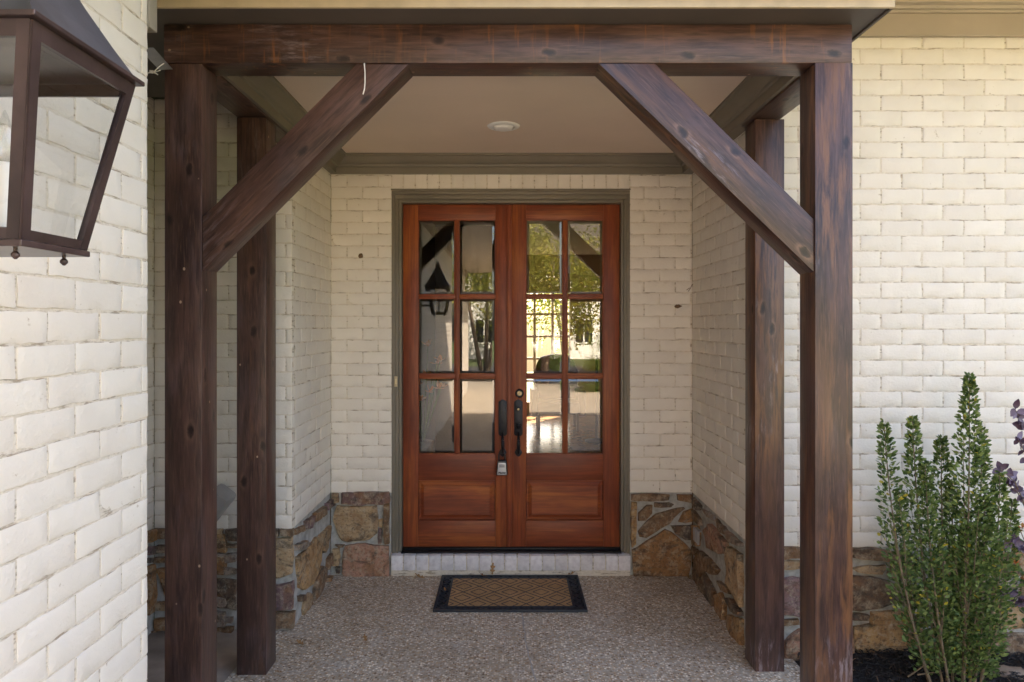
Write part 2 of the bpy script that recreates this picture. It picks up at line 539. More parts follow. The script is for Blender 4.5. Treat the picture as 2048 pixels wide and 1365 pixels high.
def tag(o, label=None, cat=None, group=None, kind=None):
    for k, v in (('label', label), ('category', cat), ('group', group), ('kind', kind)):
        if v:
            o[k] = v
    return o
def thing(name, label, cat, loc=(0, 0, 0), group=None):
    o = bpy.data.objects.new(name, None)
    o.empty_display_size = 0.1
    col.objects.link(o)
    o.location = loc
    return tag(o, label, cat, group)
def at(px, py, D):
    return Vector(((px - VX) / FPX * D, D, EYE - (py - VY) / FPX * D))

# ------------------------------------------------------------------ ground
Y_DOORWALL, Y_PIER, Y_RIGHT = 4.79, 3.93, 3.61
XL, XR = -1.22, 1.269
tag(MB().box(-1.37, 1.47, -1.6, 4.95, -0.14, 0.0).build('porch_floor', 'aggregate'), kind='structure')
tag(MB().box(-2.3, -1.374, 2.2, 4.0, -0.12, -0.004, 0.006).build('side_landing', 'slab', smooth=True), kind='structure')
tag(MB().box(-60, 60, -70, 30, -0.42, -0.30).build('ground', 'lawn'), kind='structure')
tag(MB().box(-9, 7.5, -13.5, -1.604, -0.29, -0.05).build('driveway', 'drive'), kind='structure')  # made wide and pale to bounce warm light into the porch
tag(MB().box(-60, 60, -24, -17, -0.299, -0.28).build('street', plain('asphalt', (0.06, 0.06, 0.062), 0.85, var=0.2, scale=20)), kind='structure')
bd = MB()
nx, ny = 46, 60
for i in range(nx + 1):
    for j in range(ny + 1):
        x = 1.474 + (5.2 - 1.474) * i / nx; y = -1.6 + (3.66 + 1.6) * j / ny
        bd.v.append(Vector((x, y, 0.012 + 0.03 * noise.noise(Vector((x * 2, y * 2, 0))) + 0.02 * min(1, (x - 1.474) * 3) - (0.04 if i == 0 else 0))))
for i in range(nx):
    for j in range(ny):
        a = i * (ny + 1) + j
        bd.f.append((a, a + ny + 1, a + ny + 2, a + 1))
bed = tag(bd.build('planting_bed', 'bed', smooth='all'), kind='structure')
# grouted crack wandering over the porch floor
ck = MB()
cp = [(972, 1050), (990, 1085), (1005, 1130), (1030, 1180), (1045, 1230), (1052, 1290), (1062, 1330), (1075, 1375)]
pts = []
for px, py in cp:
    D = EYE * FPX / (py - VY)
    pts.append(((px - VX) / FPX * D, D))
L_, R_ = [], []
for i in range(len(pts) - 1):
    for s in range(8):
        t = s / 8
        x = pts[i][0] * (1 - t) + pts[i + 1][0] * t; y = pts[i][1] * (1 - t) + pts[i + 1][1] * t
        w = 0.004 + 0.004 * noise.noise(Vector((x * 30, y * 30, 1))); x += 0.008 * noise.noise(Vector((y * 25, 3, 1)))
        L_.append((x - w, y, 0.003)); R_.append((x + w, y, 0.003))
n_ = len(L_)
ck.add(L_ + R_, [(i, i + 1, n_ + i + 1, n_ + i) for i in range(n_ - 1)])
ck.build('crack_filler', plain('grey_grout', (0.40, 0.38, 0.35), 0.8, var=0.3, scale=40), bpy.data.objects['porch_floor'])

# ------------------------------------------------------------------ brick walls with rubble stone bases
COURSE, PITCH, JOINT, ZST = 0.081, 0.2155, 0.008, 0.568
def brick_mesh(name, L, H, T=0.034, nu=9, nz=4, seed=0, mat='brick'):
    rnd = random.Random(seed)
    vs, fs = [], []
    for j in range(nz + 1):
        for i in range(nu + 1):
            e = 0.0028
            u = -L / 2 + (0 if i == 0 else L if i == nu else e + (L - 2 * e) * (i - 1) / (nu - 2))
            z = -H / 2 + (0 if j == 0 else H if j == nz else e + (H - 2 * e) * (j - 1) / (nz - 2))
            edge = i in (0, nu) or j in (0, nz)
            d = 0.0014 * noise.noise(Vector((u * 16 + seed * 3.1, z * 16, seed)))
            if edge:
                u += rnd.uniform(-0.0018, 0.0016) * (i in (0, nu)); z += rnd.uniform(-0.0018, 0.0016) * (j in (0, nz))
                d += 0.0009 + (0.003 if rnd.random() < 0.10 else 0)
            vs.append((u, d, z))
    W = nu + 1
    for j in range(nz):
        for i in range(nu):
            a = j * W + i
            fs.append((a, a + 1, a + W + 1, a + W))
    ring = [i for i in range(nu + 1)] + [j * W + nu for j in range(1, nz + 1)] + [nz * W + i for i in range(nu - 1, -1, -1)] + [j * W for j in range(nz - 1, 0, -1)]
    o = len(vs)
    for r in ring:
        u, d, z = vs[r]
        vs.append((u, T, z))
    n = len(ring)
    for i in range(n):
        q = (i + 1) % n
        fs.append((ring[q], ring[i], o + i, o + q))
    me = bpy.data.meshes.new(name)
    me.from_pydata(vs, [], fs)
    me.materials.append(M[mat])
    me.update(); me.shade_smooth()
    try:
        me.set_sharp_from_angle(angle=R(50))
    except Exception:
        pass
    return me
LB = PITCH - JOINT
STR = [brick_mesh('brick', LB, COURSE - JOINT, seed=s) for s in range(9)]
HDR = [brick_mesh('brick', LB / 2, COURSE - JOINT, nu=6, seed=40 + s) for s in range(6)]
SOL = [brick_mesh('brick', COURSE - JOINT, 0.20, nu=4, nz=7, seed=60 + s) for s in range(4)]

STONECOL = {'tan': (0.36, 0.25, 0.14), 'rust': (0.29, 0.15, 0.06), 'gold': (0.40, 0.25, 0.115), 'dark': (0.085, 0.065, 0.052),
            'grey': (0.24, 0.215, 0.19), 'purple': (0.17, 0.10, 0.10), 'pink': (0.36, 0.19, 0.13), 'brown': (0.17, 0.105, 0.06)}
def stone_mesh(poly, proud, seed):
    rnd = random.Random(seed)
    n = len(poly)
    g0 = sum((Vector(p) for p in poly), Vector((0, 0))) / n
    poly = [g0 + (Vector(p) - g0) * 1.0 + (Vector(p) - g0).normalized() * 0.0035 for p in poly]
    pts = []
    for i in range(n):
        a, b = Vector(poly[i]), Vector(poly[(i + 1) % n])
        seg = max(1, min(6, int((b - a).length / 0.035)))
        nn = Vector((-(b - a).y, (b - a).x)).normalized() if (b - a).length > 1e-6 else Vector((0, 0))
        for s in range(seg):
            t = s / seg
            p = a.lerp(b, t)
            p = p + nn * 0.007 * noise.noise(Vector((p.x * 22, p.y * 22, seed * 1.7)))
            pts.append(p)
    c = sum(pts, Vector((0, 0))) / len(pts)
    k = len(pts)
    vs, fs = [], []
    rings = [(1.0, 0.012), (1.0, -proud * 0.75), (0.95, -proud * 1.0), (0.66, -proud * 1.0), (0.33, -proud)]
    for ri, (s, d) in enumerate(rings):
        for p in pts:
            q = c + (p - c) * s
            dd = d
            if ri >= 1:
                dd += 0.013 * noise.noise(Vector((q.x * 9, q.y * 9, seed * 2.3))) * (0.5 if ri == 1 else 1) + 0.006 * noise.noise(Vector((q.x * 30, q.y * 30, seed)))
                dd = min(dd, -0.002)
            vs.append((q.x - c.x, dd, q.y - c.y))
    for ri in range(len(rings) - 1):
        for i in range(k):
            q = (i + 1) % k
            fs.append((ri * k + i, ri * k + q, (ri + 1) * k + q, (ri + 1) * k + i))
    vs.append((0, -proud + 0.008 * noise.noise(Vector((c.x * 9, c.y * 9, seed))), 0))
    o = (len(rings) - 1) * k
    for i in range(k):
        fs.append((o + i, o + (i + 1) % k, len(vs) - 1))
    me = bpy.data.meshes.new('stone')
    me.from_pydata(vs, [], fs)
    me.materials.append(M['stone'])
    bm = bmesh.new(); bm.from_mesh(me)
    bmesh.ops.recalc_face_normals(bm, faces=list(bm.faces)); bm.to_mesh(me); bm.free()
    me.shade_smooth()
    try:
        me.set_sharp_from_angle(angle=R(48))
    except Exception:
        pass
    return me, c

class Wall:
    def __init__(self, label, O, ang, length, ztop, zbase=ZST, thick=0.13, holes=(), trim=(0.0, 0.0)):
        self.O, self.ang, self.len, self.zt, self.zb = Vector(O), ang, length, ztop, zbase
        m = MB()
        # backing of painted mortar, in strips around the openings
        us = sorted({trim[0], length - trim[1], *[h[0] for h in holes], *[h[1] for h in holes]})
        for a, b in zip(us, us[1:]):
            zs = [(zbase if zbase else -0.1, ztop)]
            for h in holes:
                if a >= h[0] - 1e-6 and b <= h[1] + 1e-6:
                    zs = [(z0, h[2]) for z0, _ in zs if h[2] > z0] + [(h[3], z1) for _, z1 in zs if h[3] < z1]
            for z0, z1 in zs:
                if z1 - z0 > 0.001:
                    m.box(a, b, 0.0024, thick, z0, z1)
        self.root = bpy.data.objects.new('brick_wall', m.mesh('brick_wall', 'mortar'))
        col.objects.link(self.root)
        self.root.location = self.O
        self.root.rotation_euler = (0, 0, R(ang))
        tag(self.root, label, 'wall')
        self.n = 0
    def uv(self, px, py):
        if self.ang == 0:
            D = self.O.y
            return ((px - VX) / FPX * D - self.O.x, EYE - (py - VY) / FPX * D)
        D = self.O.x * FPX / (px - VX)
        return ((D - self.O.y) if self.ang > 0 else (self.O.y - D), EYE - (py - VY) / FPX * D)
    def brick(self, u0, u1, zc, meshes=None):
        self.n += 1
        L = u1 - u0
        if meshes is None:
            meshes, ref = (STR, LB) if L > LB * 0.72 else (HDR, LB / 2)
        else:
            ref = L
        me = random.choice(meshes)
        b = bpy.data.objects.new('brick', me)
        b.scale = (L / ref, 1, 1)
        b.location = ((u0 + u1) / 2, random.uniform(-0.0015, 0.0018), zc + random.uniform(-0.0012, 0.0012))
        b.rotation_euler = (random.uniform(-0.006, 0.006), random.uniform(-0.005, 0.005), random.uniform(-0.005, 0.005))
        b.parent = self.root
        col.objects.link(b)
        return b
    def layout(self, u0, u1, z0, z1, phase=0.0, holes=(), zref=None):
        zref = ZST if zref is None else zref
        k0 = math.floor((z0 - zref) / COURSE + 0.5)
        k = k0
        out = []
        while zref + (k + 1) * COURSE <= z1 + 0.02:
            zc = zref + (k + 0.5) * COURSE
            off = phase + (PITCH / 2 if k % 2 else 0)
            j = math.floor((u0 - off) / PITCH)
            while off + j * PITCH < u1 - 0.01:
                a = max(u0, off + j * PITCH + JOINT / 2); b = min(u1, off + (j + 1) * PITCH - JOINT / 2)
                spans = [(a, b)]
                for h in holes:
                    if h[2] - 0.02 < zc < h[3] + 0.0:
                        ns = []
                        for s0, s1 in spans:
                            if s1 <= h[0] or s0 >= h[1]:
                                ns.append((s0, s1))
                            else:
                                if s0 < h[0]: ns.append((s0, h[0] - 0.002))
                                if s1 > h[1]: ns.append((h[1] + 0.002, s1))
                        spans = ns
                out += [(s0, s1, zc) for s0, s1 in spans if s1 - s0 > 0.025]
                j += 1
            k += 1
        return out
    def bricks(self, *a, **k):
        for s0, s1, zc in self.layout(*a, **k):
            self.brick(s0, s1, zc)
    def far_bricks(self, *a, **k):
        """the bricks that show only small or outside the photo, as one part"""
        m = MB()
        for s0, s1, zc in self.layout(*a, **k):
            me = random.choice(STR)
            sx = (s1 - s0) / LB
            m.add([(v.co.x * sx + (s0 + s1) / 2, v.co.y, v.co.z + zc) for v in me.vertices], [tuple(p.vertices) for p in me.polygons])
        o = bpy.data.objects.new('distant_bricks', None) if False else bpy.data.objects.new('bricks', m.mesh('bricks', 'brick', smooth='all'))
        o['kind'] = 'stuff'
        o.parent = self.root
        col.objects.link(o)
    def mortar(self, u0, u1, z1=None, y=0.003, holes=()):
        z1 = z1 or self.zb
        m = MB()
        for a, b in ([(u0, u1)] if not holes else holes):
            nu, nz = max(2, int((b - a) / 0.03)), int((z1 + 0.02) / 0.03)
            o = len(m.v)
            for i in range(nu + 1):
                for j in range(nz + 1):
                    u = a + (b - a) * i / nu; z = -0.02 + (z1 + 0.02) * j / nz
                    d = y + 0.006 * noise.noise(Vector((u * 14, z * 14, self.O.x + self.O.y)))
                    m.v.append(Vector((u, d, z)))
            for i in range(nu):
                for j in range(nz):
                    q = o + i * (nz + 1) + j
                    m.f.append((q, q + nz + 1, q + nz + 2, q + 1))
            o = len(m.v)      # closed back so that the base is a solid strip
            m.add([(a, 0.10, -0.02), (b, 0.10, -0.02), (b, 0.10, z1), (a, 0.10, z1), (a, y, z1), (b, y, z1), (a, y, -0.02), (b, y, -0.02)],
                  [(0, 1, 2, 3), (3, 2, 5, 4), (0, 3, 4, 6), (1, 7, 5, 2)])
        ob = bpy.data.objects.new('base_mortar', m.mesh('base_mortar', 'smortar', smooth=True))
        ob.parent = self.root
        col.objects.link(ob)
    def stone(self, poly, colr, proud=None):
        self.n += 1
        me, c = stone_mesh(poly, proud or random.uniform(0.016, 0.030), self.n + int(self.O.x * 100) + 500)
        o = bpy.data.objects.new('stone', me)
        o.location = (c.x, 0, c.y)
        f = random.uniform(1.1, 1.5)
        o.color = (*[x * f for x in STONECOL[colr]], 1)
        o.parent = self.root
        col.objects.link(o)
    def traced(self, ox, oy, sc, items):
        for colr, *pl in items:
            pr = None
            self.stone([self.uv(ox + a / sc, oy + b / sc) for a, b in pl], colr, pr)
    def rubble(self, u0, u1, z0, z1, seed=1, rowh=(0.07, 0.17)):
        """uneven coursed rubble filling a strip"""
        rnd = random.Random(seed)
        z = z0
        pal = ['tan', 'rust', 'brown', 'grey', 'dark', 'gold', 'brown', 'purple', 'tan']
        while z < z1 - 0.03:
            h = rnd.uniform(*rowh)
            if z + h > z1 - 0.04: h = z1 - z
            u = u0
            while u < u1 - 0.03:
                w = rnd.uniform(0.10, 0.30)
                if u + w > u1 - 0.06: w = u1 - u
                g = 0.011
                j = lambda: rnd.uniform(-0.010, 0.010)
                p = [(u + g + abs(j()), z + g + abs(j())), (u + w * rnd.uniform(.4, .6), z + g + j() * .5), (u + w - g - abs(j()), z + g + abs(j())), (u + w - g, z + h * .5 + j()),
                     (u + w - g - abs(j()) * 2, z + h - g - abs(j())), (u + w * rnd.uniform(.3, .7), z + h - g + j() * .5), (u + g + abs(j()) * 2, z + h - g - abs(j())), (u + g, z + h * .5 + j())]
                self.stone(p, rnd.choice(pal))
                u += w
            z += h

# --- the wall that holds the front door
FX0, FX1, FZ1 = -0.803, 0.841, 2.653
w = Wall('cream painted brick wall around the double front door', (XL, Y_DOORWALL, 0), 0, XR - XL, 3.0,
         holes=[(FX0 - XL, FX1 - XL, -1, FZ1)])
hd = [(FX0 - XL, FX1 - XL, -1, FZ1 + 0.20)]
w.bricks(0.0, XR - XL, ZST, 2.92, phase=0.110, holes=hd)
n_s = 20
for i in range(n_s):
    a = FX0 - XL + (FX1 - FX0) * i / n_s
    b_ = w.brick(a + 0.004, a + (FX1 - FX0) / n_s - 0.004, FZ1 + 0.104, SOL)
    b_.scale = (((FX1 - FX0) / n_s - 0.008) / (COURSE - JOINT), 1, 1)
w.mortar(0, 0, holes=[(0, FX0 - XL - 0.002), (FX1 - XL + 0.002, XR - XL)])
w.traced(640, 960, 6.5, [
    ('tan', (165, 175), (240, 180), (245, 285), (180, 295)),
    ('purple', (292, 168), (560, 158), (900, 152), (905, 285), (820, 308), (500, 322), (288, 305)),
    ('tan', (190, 430), (230, 338), (500, 348), (738, 334), (752, 480), (742, 690), (640, 768), (370, 798), (290, 770), (240, 690), (177, 520)),
    ('brown', (832, 318), (903, 308), (903, 815), (852, 828), (827, 700)),
    ('gold', (765, 512), (815, 508), (810, 610), (770, 600)),
    ('purple', (770, 630), (812, 640), (800, 818), (765, 822), (756, 740)),
    ('pink', (332, 852), (580, 828), (700, 852), (890, 862), (903, 1265), (320, 1270), (302, 1200), (307, 980)),
    ('brown', (205, 838), (322, 843), (300, 868), (250, 865)),
    ('tan', (170, 897), (258, 892), (263, 990), (250, 1098), (167, 1103)),
    ('dark', (210, 1125), (265, 1130), (262, 1205), (215, 1200))])
w.traced(1240, 960, 3.792, [
    ('brown', (87, 107), (240, 104), (368, 112), (362, 150), (230, 158), (87, 152)),
    ('brown', (432, 112), (540, 112), (535, 165), (442, 150)),
    ('gold', (84, 168), (124, 172), (119, 480), (88, 505), (78, 430)),
    ('brown', (140, 252), (200, 192), (240, 192), (235, 250), (190, 298), (137, 303)),
    ('dark', (264, 177), (370, 172), (402, 186), (380, 204), (267, 203)),
    ('brown', (185, 332), (270, 258), (380, 226), (478, 208), (488, 216), (438, 250), (370, 328), (200, 432), (150, 427), (138, 390)),
    ('rust', (443, 313), (480, 243), (550, 218), (550, 308), (490, 316)),
    ('dark', (384, 348), (545, 343), (545, 448), (490, 452), (422, 408)),
    ('rust', (92, 532), (200, 468), (340, 381), (390, 398), (480, 473), (533, 532), (528, 640), (508, 743), (250, 746), (107, 743), (97, 640))])

# --- left side of the porch
w = Wall('cream brick wall on the left side of the porch recess', (XL, Y_PIER, 0), 90, Y_DOORWALL - Y_PIER, 3.0, trim=(0.035, 0.0))
w.bricks(0.036, Y_DOORWALL - Y_PIER - 0.002, ZST, 2.92, phase=0.06)
w.mortar(0.03, Y_DOORWALL - Y_PIER - 0.008)
w.traced(540, 960, 4.403, [
    ('brown', (212, 432), (285, 402), (290, 448), (218, 482)),
    ('purple', (296, 368), (368, 316), (352, 418), (304, 436)),
    ('brown', (378, 294), (468, 232), (474, 300), (384, 376)),
    ('purple', (484, 212), (548, 160), (545, 218), (488, 266)),
    ('grey', (218, 572), (300, 532), (326, 560), (290, 615), (218, 616)),
    ('gold', (220, 682), (320, 612), (390, 508), (446, 602), (452, 660), (418, 798), (358, 916), (290, 964), (247, 946), (232, 800)),
    ('tan', (412, 508), (516, 402), (520, 480), (496, 596), (470, 640), (432, 570)),
    ('brown', (378, 958), (440, 760), (478, 775), (480, 850), (438, 985), (392, 1070), (374, 1062)),
    ('brown', (492, 704), (528, 648), (522, 738), (492, 792)),
    ('dark', (242, 1022), (288, 1012), (287, 1056), (247, 1070)),
    ('tan', (294, 1066), (330, 988), (362, 1014), (362, 1096), (292, 1210), (284, 1150)),
    ('rust', (495, 862), (520, 842), (515, 896), (495, 896))])

# --- right side of the porch
w = Wall('shaded cream brick wall on the right side of the porch recess', (XR, Y_DOORWALL, 0), -90, Y_DOORWALL - Y_RIGHT, 3.0, trim=(0.0, 0.035))
w.bricks(0.002, Y_DOORWALL - Y_RIGHT - 0.036, ZST, 2.92, phase=0.10)
w.mortar(0.008, Y_DOORWALL - Y_RIGHT - 0.012)
w.traced(1240, 960, 3.792, [
    ('dark', (566, 132), (620, 200), (610, 232), (568, 178)),
    ('grey', (632, 216), (716, 268), (730, 312), (642, 250)),
    ('brown', (742, 296), (800, 360), (846, 428), (764, 388)),
    ('grey', (812, 376), (936, 482), (936, 505), (866, 466)),
    ('brown', (568, 232), (620, 304), (622, 344), (578, 302)),
    ('rust', (566, 344), (600, 354), (612, 402), (606, 504), (576, 486)),
    ('dark', (564, 508), (594, 534), (588, 574), (564, 558)),
    ('brown', (572, 606), (622, 540), (700, 606), (764, 682), (738, 722), (668, 694), (646, 694), (592, 842), (568, 828)),
    ('pink', (644, 386), (700, 340), (758, 412), (822, 474), (824, 556), (762, 556), (684, 516), (662, 432)),
    ('dark', (596, 862), (652, 712), (700, 796), (730, 852), (730, 944), (708, 990), (652, 952)),
    ('tan', (844, 510), (936, 570), (936, 962), (882, 876), (840, 780), (830, 602)),
    ('brown', (760, 768), (832, 814), (854, 866), (794, 838)),
    ('rust', (744, 876), (780, 858), (806, 950), (796, 1100), (752, 1052), (738, 962)),
    ('dark', (816, 896), (860, 908), (936, 1004), (936, 1034), (872, 996)),
    ('gold', (844, 1026), (936, 1060), (936, 1296), (862, 1212), (834, 1128))])

# --- house wall to the right of the porch
w = Wall('bright cream brick house wall right of the porch behind the shrub', (XR + 0.002, Y_RIGHT, 0), 0, 6.0, 3.24)
w.bricks(0.0, 1.72, ZST, 3.24, phase=0.02)
w.far_bricks(1.728, 6.0, ZST, 3.24, phase=0.02)
w.mortar(0.0, 6.0)
w.traced(1560, 1060, 4.476, [
    ('brown', (-180, 155), (0, 150), (170, 152), (166, 248), (-20, 255), (-180, 250)),
    ('brown', (200, 158), (420, 150), (615, 160), (610, 244), (400, 255), (205, 245)),
    ('brown', (640, 163), (790, 152), (1000, 190), (1140, 212), (1130, 258), (960, 272), (840, 260), (642, 238)),
    ('tan', (-150, 268), (40, 265), (172, 274), (166, 338), (30, 345), (-140, 340)),
    ('brown', (225, 262), (420, 275), (610, 262), (600, 385), (420, 395), (240, 390)),
    ('tan', (652, 345), (720, 322), (928, 312), (938, 350), (900, 388), (760, 383), (690, 370)),
    ('brown', (962, 385), (1000, 322), (1090, 284), (1190, 292), (1170, 418), (1040, 427), (967, 410)),
    ('purple', (-150, 440), (40, 438), (110, 422), (175, 432), (240, 520), (200, 640), (175, 765), (100, 745), (-140, 758)),
    ('grey', (285, 440), (400, 430), (530, 432), (540, 560), (530, 690), (262, 700)),
    ('dark', (565, 422), (660, 408), (820, 422), (960, 452), (1056, 502), (1056, 570), (1018, 638), (900, 687), (700, 712), (575, 700)),
    ('brown', (1112, 492), (1215, 492), (1220, 558), (1122, 578)),
    ('dark', (1064, 622), (1120, 594), (1230, 612), (1232, 688), (1092, 668)),
    ('brown', (-100, 800), (155, 792), (158, 828), (45, 843), (-100, 850)),
    ('brown', (215, 730), (420, 725), (605, 740), (600, 830), (400, 842), (220, 835)),
    ('dark', (640, 742), (780, 757), (775, 798), (650, 800)),
    ('pink', (45, 990), (100, 935), (170, 885), (300, 895), (420, 870), (625, 865), (640, 1000), (650, 1120), (330, 1140), (180, 1150), (45, 1165)),
    ('dark', (1132, 702), (1180, 752), (1266, 820), (1258, 856), (1152, 780)),
    ('gold', (662, 862), (800, 836), (812, 735), (950, 725), (1080, 718), (1160, 802), (1268, 892), (1306, 1040), (1010, 1085), (900, 1110), (690, 1100), (657, 1000))])
w.rubble(0.93, 2.0, 0.01, 0.555, 5)
w.rubble(2.0, 3.3, 0.01, 0.555, 6)

# --- pier and house wall left of the porch, seen between the posts
w = Wall('cream brick wall behind the two left timber posts', (-2.0, Y_PIER, 0), 0, XL + 2.0 - 0.002, 3.0)
w.bricks(0.0, XL + 2.0 - 0.002, ZST, 2.98, phase=-0.012)
w.mortar(0.0, XL + 2.0 - 0.004)
w.traced(540, 960, 4.403, [
    ('brown', (100, 428), (206, 430), (206, 486), (105, 484)),
    ('tan', (-40, 530), (58, 520), (194, 508), (200, 690), (196, 818), (58, 860), (-30, 855)),
    ('purple', (-20, 930), (58, 925), (140, 912), (208, 893), (208, 960), (200, 1128), (58, 1130), (-20, 1125)),
    ('brown', (-30, 1162), (58, 1160), (210, 1157), (208, 1295), (58, 1300), (-30, 1298)),
    ('dark', (-60, 432), (80, 430), (75, 490), (-60, 492))])
w.traced(280, 1000, 3.74, [
    ('brown', (112, 215), (240, 210), (260, 285), (112, 285)),
    ('dark', (137, 342), (250, 330), (250, 385), (142, 390)),
    ('brown', (112, 430), (250, 420), (255, 465), (115, 465)),
    ('rust', (127, 517), (260, 500), (270, 740), (200, 730), (150, 570)),
    ('tan', (117, 762), (250, 757), (250, 825), (115, 820)),
    ('rust', (122, 890), (250, 872), (255, 972), (122, 967)),
    ('tan', (565, 227), (622, 217), (612, 290), (570, 290)),
    ('dark', (648, 222), (740, 212), (740, 298), (647, 298)),
    ('brown', (560, 325), (740, 325), (735, 352), (560, 350)),
    ('grey', (560, 400), (722, 396), (717, 458), (602, 468), (560, 455)),
    ('grey', (555, 505), (724, 515), (722, 553), (560, 550)),
    ('dark', (560, 588), (722, 600), (722, 818), (590, 800), (560, 760)),
    ('grey', (575, 875), (692, 876), (692, 913), (580, 915)),
    ('brown', (590, 945), (697, 945), (697, 984), (600, 984))])
w.rubble(0.215, 0.42, 0.01, 0.55, 9)

# --- alcove return, a sliver beside the foreground wall
w = Wall('narrow shaded brick return seen beside the foreground wall corner', (-2.0, 2.27, 0), 90, Y_PIER - 2.27, 3.0)
w.bricks(1.40, Y_PIER - 2.27 - 0.002, ZST, 2.95, phase=1.43)
w.far_bricks(0.04, 1.39, ZST, 2.95, phase=0.0)
w.mortar(0.0, Y_PIER - 2.27)
w.traced(280, 1000, 3.74, [
    ('rust', (52, 232), (104, 220), (104, 290), (60, 318)), ('purple', (62, 352), (104, 347), (100, 402), (60, 412)),
    ('dark', (50, 440), (68, 436), (66, 465), (52, 470)), ('rust', (55, 500), (86, 484), (104, 650), (98, 830), (60, 860), (52, 700)),
    ('brown', (90, 985), (118, 975), (104, 1000), (90, 1010))])
w.rubble(0.02, 1.30, 0.01, 0.55, 12)

# --- foreground wall of the garage wing
GX, GY = -1.114, 2.148
w = Wall('white painted brick wall behind the copper lantern in the foreground', (GX, -9.0, 0), 90, GY + 9.0, 3.16, zbase=0)
wz = 0.002
w.bricks(9.0 + 1.18, 9.0 + GY, 0.42, 3.0, phase=9.0 + GY - 0.035, zref=ZST - 0.022)
w.far_bricks(0.0, 9.0 + 1.176, -0.06, 3.10, phase=9.0 + GY - 0.035, zref=ZST - 0.022)
w.far_bricks(9.0 + 1.18, 9.0 + GY, -0.06, 0.40, phase=9.0 + GY - 0.035, zref=ZST - 0.022)
w2 = Wall('end face of the garage wing behind the foreground corner', (GX - 0.135, GY - 0.002, 0), 180, 0.86, 3.16, zbase=0, thick=0.10)

# ------------------------------------------------------------------ timber porch frame
porch = thing('timber_porch_frame', 'dark brown stained timber porch frame with four posts, beams and diagonal braces', 'porch frame', (0, 2.72, 0))
PW = 0.146
YB = 2.72
def timber(name, polyxz, y0, y1, ang, mat, label=None, bev=0.004):
    """prism of outline polyxz (x, z) between y0 and y1, its grain along the direction ang (radians from +x) """
    m = MB().prism(polyxz, y0, y1, 'y', bev)
    cx = sum(p[0] for p in polyxz) / len(polyxz); cz = sum(p[1] for p in polyxz) / len(polyxz)
    # local z along the grain
    d = Vector((math.cos(ang), 0, math.sin(ang)))
    X = Vector((0, 1, 0)).cross(d)
    mat4 = Matrix((X, Vector((0, 1, 0)), d)).transposed().to_4x4()
    mat4 = Matrix.Translation(Vector((cx, (y0 + y1) / 2, cz))) @ mat4
    o = m.build(name, mat, porch, smooth=True, matrix=mat4.inverted())
    if label:
        o['label'] = label
    return o
def rect(x0, x1, z0, z1):
    return [(x0, z0), (x1, z0), (x1, z1), (x0, z1)]
ZB, ZT = 2.7485, 2.900
V90 = R(90)
timber('post', rect(-1.345, -1.199, 0.0, ZB - 0.001), YB, YB + PW, V90, 'timber')
timber('post', rect(1.197, 1.3445, 0.0, ZB - 0.001), YB - 0.012, YB + PW - 0.012, V90, 'timber_worn', 'weathered front post with pale scuffs and bare wood')
timber('post', rect(-1.336, -1.190, 0.0, ZB - 0.001), 3.42, 3.42 + PW, V90, 'timber')
timber('post', rect(1.2276, 1.3736, 0.0, ZB - 0.001), 3.452, 3.452 + PW, V90, 'timber_worn', 'weathered rear post with orange bare patches')
timber('beam', rect(-1.346, 1.3455, ZB, ZT), YB - 0.004, YB + PW, 0.0, 'timber_mid', 'long front beam with rusty weather streaks')
def side_beam(x0, x1, y0, y1):
    m = MB().box(x0, x1, y0, y1, ZB + 0.001, ZT - 0.002, 0.004)
    c = Vector(((x0 + x1) / 2, (y0 + y1) / 2, (ZB + ZT) / 2))
    rot = Matrix.Rotation(R(-90), 4, 'X')
    M4 = Matrix.Translation(c) @ rot
    return m.build('beam', 'timber', porch, smooth=True, matrix=M4.inverted())
side_beam(-1.338, -1.190, YB + PW + 0.001, Y_PIER - 0.003)
side_beam(1.212, 1.3585, YB + PW + 0.001, Y_RIGHT - 0.003)
timber('brace', [(-1.198, 1.940), (-1.198, 2.146), (-0.5965, ZB - 0.0015), (-0.3905, ZB - 0.0015)], YB + 0.004, YB + PW - 0.004, R(45), 'timber', 'dark left brace with small pale nicks', 0.003)
timber('brace', [(1.196, 1.930), (1.196, 2.138), (0.575, ZB - 0.0015), (0.354, ZB - 0.0015)], YB - 0.004, YB + PW - 0.012, R(135), 'timber_worn', 'right brace with bare orange grain', 0.003)

# ------------------------------------------------------------------ porch roof, ceiling, mouldings
proof = thing('porch_roof', 'porch roof edge with dark soffit and tan metal drip strip above the beam', 'roof', (0, 2.6, 2.9))
MB().box(-2.1, 1.415, 2.575, 3.60, 2.9035, 2.912).build('soffit', 'soffit', proof)
MB().box(-2.1, 1.425, 2.558, 2.573, 2.894, 2.93, 0.002).build('drip_edge', 'edge', proof)
MB().box(1.417, 1.428, 2.5745, 3.608, 2.896, 2.94).build('fascia', 'soffit', proof)
MB().box(-2.1, 1.416, 2.5745, 2.59, 2.913, 3.02).build('fascia', 'eave', proof)
MB().prism([(2.50, 2.945), (3.60, 3.30), (3.60, 3.335), (2.50, 2.98)], -2.1, 1.45, 'x').build('roof_slope', 'shingle', proof)  # unseen slope, put on to block light from above

pc = thing('porch_ceiling', 'flat tan ceiling of the porch recess framed by taupe crown moulding', 'ceiling', (0, 3.8, 2.885))
MB().box(-1.19, 1.25, YB + PW + 0.002, 4.786, 2.886, 2.9).build('ceiling_panel', 'ceil', pc)
